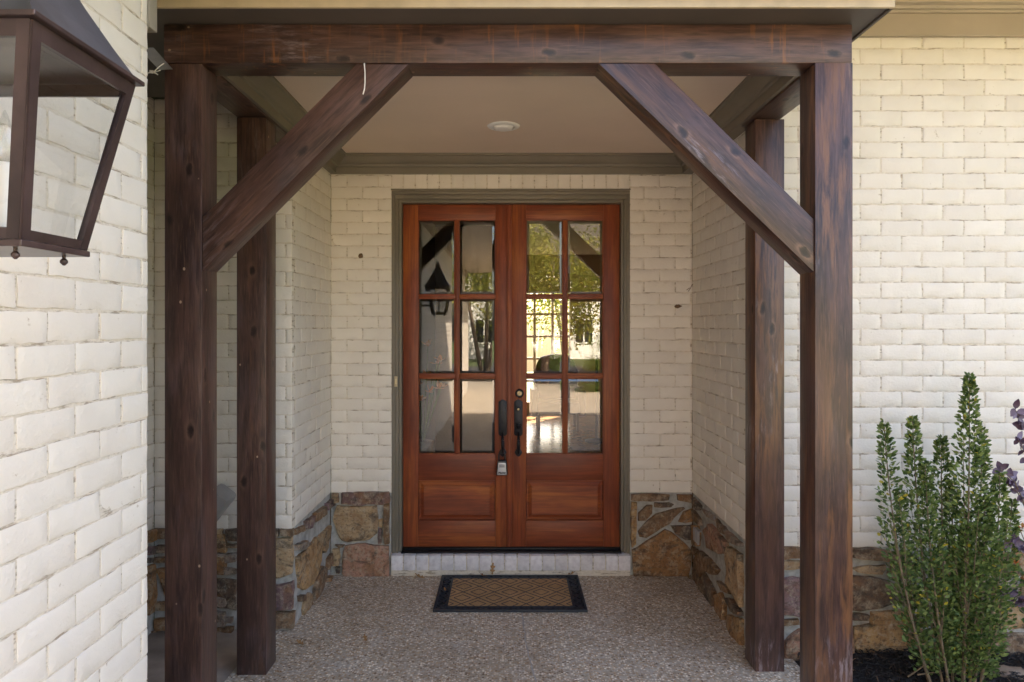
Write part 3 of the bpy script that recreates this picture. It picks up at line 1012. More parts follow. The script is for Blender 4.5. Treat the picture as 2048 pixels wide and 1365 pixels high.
# crown profile: (out from wall, up)
CR = [(0.0, 2.760), (0.018, 2.760), (0.018, 2.806), (0.030, 2.810), (0.034, 2.822), (0.044, 2.826), (0.060, 2.838), (0.074, 2.856), (0.082, 2.868), (0.096, 2.870), (0.096, 2.8855), (0.0, 2.8855)]
def crown(kind, a, b):
    m = MB()
    if kind == 'back':
        m.prism([(Y_DOORWALL - 0.004 - o, z) for o, z in CR], a, b, 'x')
    elif kind == 'left':
        m.prism([(-1.189 - 0.03 * 0 + o, z) for o, z in CR], a, b, 'y')
    else:
        m.prism([(1.211 - o, z) for o, z in CR], a, b, 'y')
    return m.build('crown_moulding', 'trim', pc, smooth=True)
crown('back', -1.22, 1.268)
crown('left', YB + PW + 0.002, 4.74)
crown('right', YB + PW + 0.002, 4.74)
MB().box(-1.219, -1.1895, 3.932, 4.785, 2.762, 2.885).build('frieze_strip', 'trim', pc)
MB().box(1.2115, 1.268, 3.615, 4.785, 2.762, 2.885).build('frieze_strip', 'trim', pc)

rl = thing('recessed_light', 'round white recessed light in the porch ceiling', 'light', (-0.026, 4.06, 2.886))
MB().lathe([(0.064, 0.0), (0.066, -0.010), (0.086, -0.008), (0.094, -0.004), (0.096, 0.0)], (-0.026, 4.06, 2.886), seg=32).build('trim_ring', 'white', rl, smooth=True)
MB().lathe([(0.058, -0.001), (0.055, -0.012), (0.046, -0.020), (0.028, -0.024), (0.004, -0.025)], (-0.026, 4.06, 2.886), seg=32).build('lens', 'white', rl, smooth=True)

# ------------------------------------------------------------------ main house eave and roof mass
hr = thing('house_eave', 'tan house eave with frieze board above the right brick wall, overhang deepened to shade it', 'eave', (1.4, 3.6, 3.2))
MB().box(1.36, 9.0, 3.575, 3.60, 3.212, 3.335, 0.003).build('frieze_board', 'eave', hr)
MB().prism([(3.575, 3.325), (3.56, 3.325), (3.553, 3.335), (3.54, 3.337), (3.535, 3.35), (3.515, 3.356), (3.51, 3.372), (3.575, 3.372)], 1.36, 9.0, 'x').build('bed_moulding', 'eave', hr, smooth=True)
MB().box(1.36, 9.0, 2.62, 3.66, 3.3725, 3.39).build('soffit', 'eave', hr)  # unseen part of overhang extended to cut sky light on the wall
MB().box(1.36, 9.0, 2.60, 2.619, 3.36, 3.50).build('fascia', 'eave', hr)
hm = thing('main_house', 'main house body with unseen shingled roof raised to shade the porch', 'house', (0, 8, 0))
MB().prism([(2.55, 3.50), (8.0, 11.0), (13.2, 3.50), (13.2, 3.40), (8.0, 10.85), (2.55, 3.40)], -9.2, 9.2, 'x').build('roof', 'shingle', hm)  # unseen ridge set high so its shadow covers porch and forecourt
MB().box(-9, -8.8, 3.74, 12.6, -0.3, 3.4).build('side_wall', 'siding', hm)
MB().box(8.8, 9, 3.74, 12.6, -0.3, 3.4).build('side_wall', 'siding', hm)
MB().prism([(3.2, 3.4), (13.0, 3.4), (8.0, 10.8)], -8.99, -8.85, 'x').build('gable', 'siding', hm)
MB().prism([(3.2, 3.4), (13.0, 3.4), (8.0, 10.8)], 8.85, 8.99, 'x').build('gable', 'siding', hm)
bw = MB()      # back wall with a wide window opening
bw.box(-9, 0.15, 12.2, 12.35, -0.3, 3.4); bw.box(1.10, 9, 12.2, 12.35, -0.3, 3.4)
bw.box(0.15, 1.10, 12.2, 12.35, -0.3, 0.35); bw.box(0.15, 1.10, 12.2, 12.35, 2.30, 3.4)
bw.build('back_wall', 'inwall', hm)

gw = thing('garage_wing_roof', 'garage wing roof with pale soffit above the foreground wall, widened to dim it', 'roof', (-4, -3, 3.1))
MB().box(-8.0, GX + 0.86, -9.3, 2.45, 3.162, 3.18).build('soffit', 'eave', gw)  # overhang widened beyond view to dim the foreground wall
MB().box(GX + 0.86, GX + 0.88, -9.3, 2.45, 3.15, 3.33).build('fascia', 'eave', gw)
MB().prism([(GX + 0.92, 3.30), (-4.6, 6.0), (-8.2, 3.30), (-8.2, 3.22), (-4.6, 5.9), (GX + 0.92, 3.22)], -9.4, 2.6, 'y').build('roof_slope', 'shingle', gw)
MB().box(GX - 0.002, GX + 0.06, -9.0, 2.10, 3.02, 3.158).build('frieze_board', 'eave', gw)

# ------------------------------------------------------------------ door frame, sill, leaves
YD = 4.868                        # outer face of the leaves
fr = thing('door_frame', 'taupe painted frame around the double mahogany door', 'door frame', (0.02, 4.8, 0.15))
DX0, DX1, DZ0, DZ1 = -0.738, 0.784, 0.160, 2.570
zb = 0.148
for side, (a, b_, s) in enumerate(((FX0, DX0, 1), (FX1, DX1, -1))):
    m = MB()
    st = [(0.0, 0.030, 4.792), (0.030, 0.050, 4.800)]
    lo, hi = sorted((a, b_))
    wdt = hi - lo
    def seg(f0, f1, y):
        x0, x1 = a + s * wdt * f0, a + s * wdt * f1
        m.box(min(x0, x1), max(x0, x1), y, 4.93, zb, FZ1 - 0.001 - wdt * f0, 0.0025)
    seg(0.0, 0.34, 4.794); seg(0.343, 0.70, 4.801); seg(0.703, 1.0, 4.818)
    m.build('jamb', 'trim', fr, smooth=True)
m = MB()
hw = FZ1 - DZ1
m.box(FX0 + 0.0005, FX1 - 0.0005, 4.793, 4.93, FZ1 - hw * 0.34, FZ1 - 0.0005, 0.0025)
m.box(FX0 + 0.02, FX1 - 0.02, 4.8005, 4.93, FZ1 - hw * 0.70, FZ1 - hw * 0.343, 0.0025)
m.box(FX0 + 0.04, FX1 - 0.04, 4.8175, 4.93, DZ1 + 0.001, FZ1 - hw * 0.703, 0.0025)
m.build('head', 'trim', fr, smooth=True)
MB().box(FX0 - 0.004, FX1 + 0.004, 4.783, 4.80, FZ1 + 0.0005, FZ1 + 0.009, 0.002).build('drip_cap', 'trim', fr)
MB().box(DX0 - 0.002, DX1 + 0.002, 4.80, 5.0, 0.1435, 0.1565, 0.002).box(DX0, DX1, 4.845, 4.99, 0.1565, 0.170, 0.002).build('threshold', 'iron', fr, smooth=True)

sl = thing('brick_door_sill', 'pale rowlock brick sill under the front door', 'sill', (0.02, 4.77, 0.0))
nb = 19
sx0, sx1 = at(781, 1112, 4.765).x, at(1262, 1112, 4.765).x
pit = (sx1 - sx0) / nb
SB = [MB().box(-pit / 2 + 0.003 + 0.001 * (s % 2), pit / 2 - 0.003, 0, 0.12, -0.052, 0.052, 0.005).mesh('brick', 'sill', True) for s in range(3)]
for i in range(nb):
    o = bpy.data.objects.new('brick', random.choice(SB))
    o.location = (sx0 + pit * (i + 0.5) - 0.02, 4.762 + random.uniform(-0.002, 0.002) - 4.77, 0.0905 + random.uniform(-0.001, 0.001))
    o.rotation_euler = (R(3) + random.uniform(-0.01, 0.01), random.uniform(-0.012, 0.012), random.uniform(-0.02, 0.02))
    o.parent = sl
    col.objects.link(o)
MB().box(sx0 + 0.004, sx1 - 0.004, 4.768, 4.93, 0.0, 0.135, 0.004).build('mortar_bed', 'mortar', sl, smooth=True)

SD = 284.0
def dx(px): return (px - VX) / FPX * YD
def dz(py): return EYE - (py - VY) / FPX * YD
YK = YD + 0.045
def raised_panel(root, x0, x1, z0, z1):
    m = MB()
    ins = [(0.0, 0.003), (0.006, 0.026), (0.014, 0.026), (0.038, 0.012), (0.041, 0.007)]
    vs, fs = [], []
    for i, d in ins:
        vs += [(x0 + i, YD + d, z0 + i), (x1 - i, YD + d, z0 + i), (x1 - i, YD + d, z1 - i), (x0 + i, YD + d, z1 - i)]
    for r in range(len(ins) - 1):
        for q in range(4):
            n2 = (q + 1) % 4
            fs.append((r * 4 + q, r * 4 + n2, r * 4 + 4 + n2, r * 4 + 4 + q))
    o = (len(ins) - 1) * 4
    fs.append((o, o + 1, o + 2, o + 3))
    m.add(vs, fs)
    m.build('raised_panel', 'door_h', root, origin=((x0 + x1) / 2, YD, (z0 + z1) / 2))
def leaf(label, x0, x1, cols, rows, pan):
    root = thing('door_leaf', label, 'door', ((x0 + x1) / 2, YD, DZ0), 'mahogany front door leaves')
    z_top, z_bot = DZ1 - 0.002, DZ0 + 0.010
    c0, c1 = cols[0][0], cols[-1][1]
    def part(name, a, b_, lo, hi, mat, y0=YD, y1=YK, bev=0.002):
        return MB().box(a, b_, y0, y1, lo, hi, bev).build(name, mat, root, smooth=True, origin=((a + b_) / 2, (y0 + y1) / 2, (lo + hi) / 2))
    part('stile', x0, c0, z_bot, z_top, 'door_v'); part('stile', c1, x1, z_bot, z_top, 'door_v')
    part('rail', c0 + .0005, c1 - .0005, rows[0][1], z_top - .0006, 'door_h', YD + .0008)
    part('rail', c0 + .0005, c1 - .0005, pan[1], rows[-1][0], 'door_h', YD + .0008)
    part('rail', c0 + .0005, c1 - .0005, z_bot + .0006, pan[0], 'door_h', YD + .0008)
    raised_panel(root, c0 + .0008, c1 - .0008, pan[0] + .0005, pan[1] - .0005)
    MB().box(c0, c1, YD + 0.029, YK - .002, pan[0], pan[1]).build('panel_core', 'door_h', root)
    for a, b_ in zip(cols, cols[1:]):
        part('muntin', a[1], b_[0], rows[-1][0] + .001, rows[0][1] - .001, 'door_v', YD + .006)
    for a, b_ in zip(rows, rows[1:]):
        for cc in cols:
            part('muntin', cc[0] + .001, cc[1] - .001, b_[1], a[0], 'door_h', YD + .0068)
    for lo, hi in rows:
        for a, b_ in cols:
            # thin wooden bead round each pane
            bd_ = MB()
            t = 0.006
            for (p, q, r_, s_) in ((a, b_, lo, lo + t), (a, b_, hi - t, hi), (a, a + t, lo + t, hi - t), (b_ - t, b_, lo + t, hi - t)):
                bd_.box(p, q, YD + .010, YD + .024, r_, s_, 0.001)
            g = MB()
            i1 = 0.020
            ax, bx_, lz, hz = a + 0.003, b_ - 0.003, lo + 0.003, hi - 0.003
            tw = random.uniform(-0.0004, 0.0004); tv = random.uniform(-0.0004, 0.0004)
            g.add([(ax, YD + .0225, lz), (bx_, YD + .0225, lz), (bx_, YD + .0225, hz), (ax, YD + .0225, hz),
                   (ax + i1, YD + .018 + tw, lz + i1), (bx_ - i1, YD + .018 - tw, lz + i1), (bx_ - i1, YD + .018 - tw + tv, hz - i1), (ax + i1, YD + .018 + tw + tv, hz - i1)],
                  [(4, 5, 6, 7), (0, 1, 5, 4), (1, 2, 6, 5), (2, 3, 7, 6), (3, 0, 4, 7)])
            pane = g.build('glass_pane', 'glass', root)
            bo = bd_.build('glazing_bead', 'door_v', root)
    return root
rows = [(dz(590), dz(440)), (dz(749), dz(597)), (dz(909), dz(757))]
lf = leaf('left mahogany door leaf with six clear panes, lockbox hanging from its handle', DX0 + .003, dx(1015.5), [(dx(836), dx(910)), (dx(917.5), dx(991))], rows, (dz(1042), dz(961)))
rt = leaf('right mahogany door leaf with six clear panes and a round deadbolt', dx(1023.5), DX1 - .003, [(dx(1052), dx(1126.5)), (dx(1134), dx(1207))], rows, (dz(1042), dz(961)))
MB().box(dx(1014), dx(1022.5), YD - 0.012, YD - .0005, DZ0 + .012, DZ1 - .004, 0.003).build('astragal', 'door_v', lf, smooth=True)
MB().box(dx(1015.6), dx(1023.45), YD + 0.0005, YK - .003, DZ0 + .012, DZ1 - .004).build('meeting_strip', 'door_v', lf)

def handle(root, cx, keyed):
    zt_, zb_ = dz(800), dz(872)
    hw_ = 0.030
    out = [(cx - hw_, zb_ + .012), (cx - hw_ * .6, zb_), (cx + hw_ * .6, zb_), (cx + hw_, zb_ + .012), (cx + hw_, zt_ - .014), (cx + hw_ * .55, zt_ - .004), (cx, zt_ + .004), (cx - hw_ * .55, zt_ - .004), (cx - hw_, zt_ - .014)]
    pl = MB().prism(out, YD - 0.006, YD - .0006, 'y', 0.0015).build('handle_plate', 'iron', root, smooth=True)
    # twisted grip
    pts, rs = [], []
    z1, z2 = dz(866), dz(907)
    for i in range(41):
        t = i / 40
        out_ = 0.008 + 0.048 * math.sin(math.pi * t) ** 0.55
        pts.append((cx, YD - out_, z1 + (z2 - z1) * t))
        rs.append(0.0065 + 0.0065 * math.sin(math.pi * t))
    g = MB().tube(pts, rs, 5, twist=0.42)
    g.build('grip', 'iron', root, smooth=True)
    zc = dz(905)
    MB().prism([(cx - .014, zc - .024), (cx, zc - .031), (cx + .014, zc - .024), (cx + .028, zc), (cx + .014, zc + .024), (cx - .014, zc + .024), (cx - .028, zc)], YD - 0.006, YD - .0006, 'y', 0.0015).build('grip_rosette', 'iron', root, smooth=True)
    if keyed:
        zc = dz(818)
        MB().lathe([(0.017, 0.0), (0.017, -0.010), (0.012, -0.013), (0.001, -0.013)], (cx, YD - 0.0062, zc), 'y').build('key_cylinder', 'iron', root, smooth=True)
        MB().lathe([(0.008, 0.0), (0.008, -0.003), (0.001, -0.003)], (cx, YD - 0.0194, zc - .002), 'y').build('keyway', 'brass', root, smooth=True)
        zc = dz(852)
        MB().lathe([(0.016, 0.018), (0.018, 0.010), (0.014, 0.006), (0.018, 0.0), (0.014, -0.008), (0.017, -0.014), (0.012, -0.02)], (cx, YD - 0.022, zc)).build('thumb_latch', 'iron', root, smooth=True)
        zc = dz(787); c2 = dx(1039)
        MB().lathe([(0.030, 0.0), (0.030, -0.010), (0.024, -0.017), (0.021, -0.017), (0.020, -0.012), (0.001, -0.012)], (c2, YD - 0.0005, zc), 'y', 28).build('deadbolt', 'iron', root, smooth=True)
        MB().lathe([(0.017, 0.0), (0.016, -0.003), (0.001, -0.004)], (c2, YD - 0.0128, zc), 'y', 24).build('deadbolt_keyway', 'brass', root, smooth=True)
handle(lf, dx(1006) - .002, False)
handle(rt, dx(1036.5) + .001, True)

# key lockbox on the left handle
lx, lz0, lz1 = dx(1004), dz(948), dz(919)
lb = thing('key_lockbox', 'silver and black key lockbox hanging from the left door handle', 'lockbox', (lx, YD - 0.03, lz0))
MB().prism([(lx - .040, lz0), (lx + .040, lz0), (lx + .036, lz0 + .06), (lx + .030, lz1), (lx - .030, lz1), (lx - .036, lz0 + .06)], YD - .055, YD - .014, 'y', 0.006).build('case', 'black', lb, smooth=True)
MB().prism([(lx - .034, lz0 + .004), (lx + .034, lz0 + .004), (lx + .028, lz0 + .05), (lx + .026, lz1 - .014), (lx - .026, lz1 - .014), (lx - .028, lz0 + .05)], YD - .060, YD - .053, 'y', 0.003).build('face_plate', 'silver', lb, smooth=True)
MB().prism([(lx - .020, lz0 + .056), (lx + .020, lz0 + .056), (lx + .019, lz0 + .076), (lx, lz0 + .081), (lx - .019, lz0 + .076)], YD - .062, YD - .0585, 'y', 0.001).build('dial_window', 'grey_plastic', lb)
sp = [(lx - .022, YD - .034, lz1 - .01), (lx - .022, YD - .034, lz1 + .035)]
for i in range(9):
    a = math.pi * (1 - i / 8)
    sp.append((lx + .022 * math.cos(a), YD - .034, lz1 + .035 + .022 * math.sin(a)))
sp.append((lx + .022, YD - .034, lz1 - .01))
MB().tube(sp, 0.006, 8).build('shackle', 'black', lb, smooth=True)
fc = bpy.data.curves.new('lettering', 'FONT')
fc.body = 'Master'
fc.size = 0.019; fc.extrude = 0.0005; fc.shear = 0.25; fc.offset = 0.0006
fc.align_x = 'CENTER'
fo = bpy.data.objects.new('lettering_source', fc)
col.objects.link(fo)
bpy.context.view_layer.update()
tm = bpy.data.meshes.new_from_object(fo.evaluated_get(bpy.context.evaluated_depsgraph_get()))
bpy.data.objects.remove(fo)
tm.materials.clear(); tm.materials.append(M['black'])
to = bpy.data.objects.new('lettering', tm)
to.rotation_euler = (R(90), 0, 0)
to.location = Vector((lx, YD - .0612, lz0 + .014)) - lb.location
to.parent = lb
col.objects.link(to)

# doorbell button on the left jamb
b0 = at(792, 774, 4.793)
db = thing('doorbell_button', 'small ivory doorbell button on the left door jamb', 'doorbell', b0)
MB().box(b0.x - .011, b0.x + .011, 4.788, 4.7935, b0.z, b0.z + .072, 0.003).build('bell_housing', 'edge', db, smooth=True)
MB().box(b0.x - .006, b0.x + .006, 4.785, 4.7885, b0.z + .018, b0.z + .056, 0.002).build('push_button', 'ivory', db, smooth=True)

# ------------------------------------------------------------------ doormat
mat_ = thing('doormat', 'coir doormat with diamond lines and black rubber border', 'doormat', (0.013, 4.46, 0.0))
mx0, mx1, my0, my1 = -0.452, 0.478, 4.165, 4.752
cx0, cx1, cy0, cy1 = mx0 + .085, mx1 - .085, my0 + .062, my1 - .062
MB().box(mx0 + .01, mx1 - .01, my0 + .01, my1 - .01, 0.0005, 0.006).build('backing', 'rubber', mat_)
MB().box(cx0, cx1, cy0, cy1, 0.006, 0.0125).build('coir_panel', 'coir', mat_)
for (a, b_, c_, d_) in ((mx0, mx1, my0, my0 + .018), (mx0, mx1, my1 - .018, my1), (mx0, mx0 + .016, my0 + .018, my1 - .018), (mx1 - .016, mx1, my0 + .018, my1 - .018),
                        (cx0 - .014, cx1 + .014, cy0 - .014, cy0), (cx0 - .014, cx1 + .014, cy1, cy1 + .014), (cx0 - .014, cx0, cy0, cy1), (cx1, cx1 + .014, cy0, cy1)):
    MB().box(a, b_, c_, d_, 0.001, 0.016, 0.003).build('border_rail', 'rubber', mat_, smooth=True)
def strip(m, p, q, w_, z0, z1):
    d = Vector((q[0] - p[0], q[1] - p[1], 0)); L = d.length
    if L < 0.004: return
    d.normalize(); n2 = Vector((-d.y, d.x, 0)) * w_ / 2
    P, Q = Vector((p[0], p[1], 0)), Vector((q[0], q[1], 0))
    b8 = [P - n2, Q - n2, Q + n2, P + n2]
    m.add([(v.x, v.y, z0) for v in b8] + [(v.x, v.y, z1) for v in b8], [(0, 1, 2, 3), (4, 5, 6, 7), (0, 1, 5, 4), (1, 2, 6, 5), (2, 3, 7, 6), (3, 0, 4, 7)])
def clipped(p, q):
    """clip a segment to the coir panel"""
    t0, t1 = 0.0, 1.0
    dx_, dy_ = q[0] - p[0], q[1] - p[1]
    for pp, qq in ((-dx_, p[0] - cx0), (dx_, cx1 - p[0]), (-dy_, p[1] - cy0), (dy_, cy1 - p[1])):
        if abs(pp) < 1e-9:
            if qq < 0: return None
        else:
            r_ = qq / pp
            if pp < 0: t0 = max(t0, r_)
            else: t1 = min(t1, r_)
    if t0 >= t1: return None
    return (p[0] + dx_ * t0, p[1] + dy_ * t0), (p[0] + dx_ * t1, p[1] + dy_ * t1)
DWx, DWy = 0.1995, 0.19
ln = MB()
for i in range(-6, 8):
    for j in range(-6, 8):
        for off in (0, 1):
            c = (0.012 + (i + off * .5) * DWx, 4.455 + (j + off * .5) * DWy)
            for s, wd in ((1.0, 0.0065), (0.52, 0.0055)):
                q = [(c[0] - DWx / 2 * s, c[1]), (c[0], c[1] + DWy / 2 * s), (c[0] + DWx / 2 * s, c[1]), (c[0], c[1] - DWy / 2 * s)]
                for a in range(4 if s < 1 else 2):
                    cl = clipped(q[a], q[(a + 1) % 4])
                    if cl: strip(ln, cl[0], cl[1], wd, 0.0115, 0.0135)
ln.build('diamond_lines', 'rubber', mat_)
for s in (0, 1):
    la = MB()
    xa, xb = (mx0 + .016, cx0 - .014) if s == 0 else (cx1 + .014, mx1 - .016)
    nn_ = 7
    for i in range(nn_):
        ya = my0 + .02 + (my1 - my0 - .04) * i / nn_; yb = my0 + .02 + (my1 - my0 - .04) * (i + 1) / nn_
        strip(la, (xa, ya), (xb, yb), 0.009, 0.004, 0.014); strip(la, (xb, ya), (xa, yb), 0.009, 0.004, 0.0145)
    la.build('border_lattice', 'rubber', mat_)
for s in (0, 1):
    la = MB()
    ya, yb = (my0 + .018, cy0 - .014) if s == 0 else (cy1 + .014, my1 - .018)
    nn_ = 14
    for i in range(nn_):
        xa = mx0 + .016 + (mx1 - mx0 - .032) * i / nn_; xb = mx0 + .016 + (mx1 - mx0 - .032) * (i + 1) / nn_
        strip(la, (xa, ya), (xb, yb), 0.008, 0.004, 0.014); strip(la, (xb, ya), (xa, yb), 0.008, 0.004, 0.0145)
    la.build('border_lattice', 'rubber', mat_)

# ------------------------------------------------------------------ dry leaves, nests and other small things
def oak_outline(L):
    half = [(0, 0.0), (0.02, 0.10), (0.10, 0.16), (0.05, 0.26), (0.17, 0.36), (0.22, 0.44), (0.09, 0.47), (0.08, 0.55), (0.20, 0.68), (0.19, 0.76), (0.07, 0.74), (0.06, 0.84), (0.08, 0.93)]
    return [(x * L, y * L) for x, y in half] + [(0, L)] + [(-x * L, y * L) for x, y in half[:0:-1]]
def oak_mesh(L, curl, seed):
    ol = oak_outline(L)
    vs, fs = [], []
    for x, y in ol:
        z = curl * ((y / L - 0.45) ** 2 * 2.0 + (x / L) ** 2 * 6) * L + 0.05 * L * noise.noise(Vector((x * 60, y * 60, seed)))
        vs.append((x, y - L * .45, z))
    n = len(ol)
    k = n // 2
    # spine quads between left and right halves
    h = len(ol) // 2
    for i in range(0, h):
        a, b_ = i, i + 1
        c_, d_ = (n - i - 1) % n if i + 1 <= h else h, (n - i) % n
        q = []
        for t in (a, b_, c_, d_):
            if t not in q: q.append(t)
        if len(q) >= 3: fs.append(tuple(q))
    me = bpy.data.meshes.new('dry_leaf')
    me.from_pydata(vs, [], fs)
    me.materials.append(M['dryleaf'])
    me.shade_smooth()
    return me
leaves = [((985, 1148), 4.745, 'tan upright oak leaf leaning on the sill at the back of the doormat', 0.085, (R(62), R(8), R(8)), 0.03),
          ((968, 1158), 4.70, 'curled brown oak leaf lying on the rear doormat border', 0.07, (R(8), R(4), R(70)), 0.017),
          ((842, 1163), 4.72, 'orange brown oak leaf on the floor left of the doormat', 0.085, (R(10), R(-6), R(75)), 0.0),
          ((1140, 1158), 4.73, 'pale dry leaf on the rear right corner of the doormat', 0.075, (R(6), R(4), R(-80)), 0.017),
          ((890, 1186), 4.45, 'small red brown leaf on the left doormat border', 0.04, (R(12), R(5), R(20)), 0.017),
          ((602, 1290), 3.74, 'amber dry leaf alone on the floor near the left rear post', 0.06, (R(10), R(-8), R(60)), 0.0),
          ((731, 1283), 3.79, 'dark brown dry leaf on the open floor between post and doormat', 0.055, (R(18), R(8), R(30)), 0.0),
          ((560, 1345), 3.43, 'flat brown leaf beside the foot of the left rear post', 0.05, (R(5), R(5), R(95)), 0.0),
          ((1378, 1162), 4.70, 'curled brown leaf in the right rear corner of the porch floor', 0.06, (R(25), R(12), R(40)), 0.0)]
for i, ((px, py), D, lab, L, rot, zz) in enumerate(leaves):
    o = bpy.data.objects.new('dry_leaf', oak_mesh(L, 0.35 if zz < 0.02 else 0.12, i + 1))
    o.location = ((px - VX) / FPX * D, D, zz + 0.010 + (0.012 if rot[0] > 1 else 0))
    o.rotation_euler = rot
    col.objects.link(o)
    tag(o, lab, 'leaf', 'fallen leaves on the porch')

def blob(name, c, r, label, cat, mat, seed, sq=(1, 1, 1), nrm=True):
    bm = bmesh.new()
    bmesh.ops.create_icosphere(bm, subdivisions=3, radius=1)
    for v in bm.verts:
        d = v.co.normalized()
        k = 1 + 0.35 * noise.noise(d * 1.8 + Vector((seed, 0, 0))) + 0.15 * noise.noise(d * 5 + Vector((seed, 2, 0)))
        v.co = Vector((d.x * sq[0], d.y * sq[1], d.z * sq[2])) * k * r
    me = bpy.data.meshes.new(name); bm.to_mesh(me); bm.free()
    me.materials.append(M[mat]); me.shade_smooth()
    o = bpy.data.objects.new(name, me); o.location = c
    col.objects.link(o)
    return tag(o, label, cat)
p = at(721, 512, 4.786)
blob('mud_nest', p, 0.017, 'small mud wasp nest on the brick left of the door', 'nest', 'mud', 3, (1, .6, .9))
p = at(1356, 613, 4.78)
blob('moth', p, 0.020, 'dark brown moth resting on the brick right of the door', 'insect', 'mud', 8, (1.1, .4, .6))
p = at(1383, 572, 4.77)
tw = MB()
for a, b_ in (((0, 0, 0), (.02, -.01, .035)), ((0, 0, 0), (.03, -.005, -.012)), ((0, 0, 0), (-.025, -.006, -.04)), ((-.01, 0, -.02), (-.035, -.004, -.03)), ((.0, -.005, .01), (.012, -.012, .012))):
    tw.tube([p + Vector(a), p + Vector(b_) * .5 + Vector((.003, -.003, 0)), p + Vector(b_)], 0.002, 5)
tag(tw.build('dead_twig', 'mud', smooth=True, origin=p), 'thin dead twig caught in cobweb at the right rear brick corner', 'twig')

# little louvred vent set in the right stone base
p = at(1403, 1072, 4.56)
vt = thing('weep_vent', 'small pale slotted vent in the right stone base', 'vent', (XR - .028, p.y, p.z - .03))
for i in range(4):
    y = p.y - .05 + i * .033
    MB().box(XR - .040, XR - .026, y, y + .006, p.z - .045, p.z + .04, 0.001).build('slat', 'zinc', vt)
MB().box(XR - .034, XR - .012, p.y - .052, p.y + .058, p.z + .038, p.z + .043).build('top_bar', 'zinc', vt)

# grey hood half hidden behind the left front post
p = at(440, 1000, 3.86)
hb = thing('wall_box', 'grey rounded plastic box on the wall behind the left front post', 'wall box', p)
rot = Matrix.Translation(p) @ Matrix.Rotation(R(-52), 4, 'Y')
MB().box(-.16, .065, -.10, .064, -.055, .065, 0.024, rot).build('hood', 'grey_plastic', hb, smooth=True)
MB().box(p.x - .09, p.x - .01, 3.885, 3.925, p.z - .05, p.z + .05, 0.004).build('wall_plate', 'grey_plastic', hb, smooth=True)

# downspout elbow, strap and twine at the upper left
ds = thing('downspout', 'ribbed taupe downspout at the corner of the foreground wall', 'downspout', (-1.19, 2.30, 2.6))
m = MB()
zs = [3.158, 2.78, 2.74, 2.70, 2.66, 2.63]
for k_ in range(6):
    x0 = -1.235 + k_ * .0115
    pth = [(x0, 2.27, zs[0]), (x0, 2.27, zs[1]), (x0 - .001, 2.272, zs[2]), (x0 - .008, 2.276, zs[3]), (x0 - .022, 2.284, zs[4]), (x0 - .045, 2.294, zs[5])]
    m.tube(pth, 0.0075, 8)
m.build('ribbed_pipe', 'downspout', ds, smooth=True)
MB().box(-1.24, -1.172, 2.274, 2.325, 2.70, 3.158, 0.004).build('pipe_body', 'downspout', ds, smooth=True)
st = thing('metal_strap', 'flat zinc strap running from the downspout to the left post', 'strap', at(300, 110, 2.5))
a, b_ = at(292, 96, 2.50), at(331, 139, 2.64)
d = (b_ - a)
m = MB()
nrm = Vector((d.z, 0, -d.x)).normalized() * .026
m.add([a - nrm, b_ - nrm, b_ + nrm, a + nrm] + [v + Vector((0, .004, 0)) for v in (a - nrm, b_ - nrm, b_ + nrm, a + nrm)], [(0, 1, 2, 3), (7, 6, 5, 4), (0, 4, 5, 1), (1, 5, 6, 2), (2, 6, 7, 3), (3, 7, 4, 0)])
m.build('strap_bar', 'zinc', st)
tk = thing('twine_knot', 'frayed pale twine knotted at the foreground wall corner', 'twine', at(304, 145, 2.3))
for q in ([(296, 147), (303, 142), (309, 143), (318, 134), (328, 127)], [(297, 146), (305, 146), (312, 144), (321, 141)], [(299, 141), (306, 144), (311, 147), (316, 150)], [(305, 141), (309, 147), (304, 147), (303, 143)]):
    MB().tube([at(x, y, 2.28 + .004 * math.sin(i * 2.0)) for i, (x, y) in enumerate(q)], 0.0016, 6).build('strand', 'twine', tk, smooth=True)
p = at(729, 129, YB - .002)
wr = MB().tube([at(728.5, 127, YB - .004), at(730, 145, YB - .006), at(730, 165, YB - .006), at(729, 178, YB - .005), at(726, 189, YB - .004)], 0.0024, 8).build('hanging_wire', 'white', smooth=True, origin=p)
tag(wr, 'short white wire hanging over the left timber brace', 'wire')

# ------------------------------------------------------------------ copper lantern
LXc, LYc = -0.865, 1.195
ht, hbm, zt, zb_ = 0.1445, 0.086, EYE + 0.462, EYE + 0.137
ln_ = thing('wall_lantern', 'large aged copper lantern with clear glass on the foreground wall', 'lantern', (LXc, LYc, zb_ - .06))
def LP(sx, sy, t, ins=0.0):
    h = hbm + (ht - hbm) * t - ins
    return Vector((LXc + sx * h, LYc + sy * h, zb_ + (zt - zb_) * t))
def bar(pa, pb, w_, name, mat='copper', twoway=None):
    pa, pb = Vector(pa), Vector(pb)
    d = (pb - pa).normalized()
    m = MB()
    up = Vector((0, 0, 1)) if abs(d.z) < .8 else Vector((0, 1, 0))
    a = d.cross(up).normalized() * w_ / 2; b_ = d.cross(a).normalized() * w_ / 2
    v = [p_ + s1 * a + s2 * b_ for p_ in (pa, pb) for s1, s2 in ((-1, -1), (1, -1), (1, 1), (-1, 1))]
    m.add(v, [(0, 1, 2, 3), (7, 6, 5, 4), (0, 4, 5, 1), (1, 5, 6, 2), (2, 6, 7, 3), (3, 7, 4, 0)])
    return m.build(name, mat, ln_)
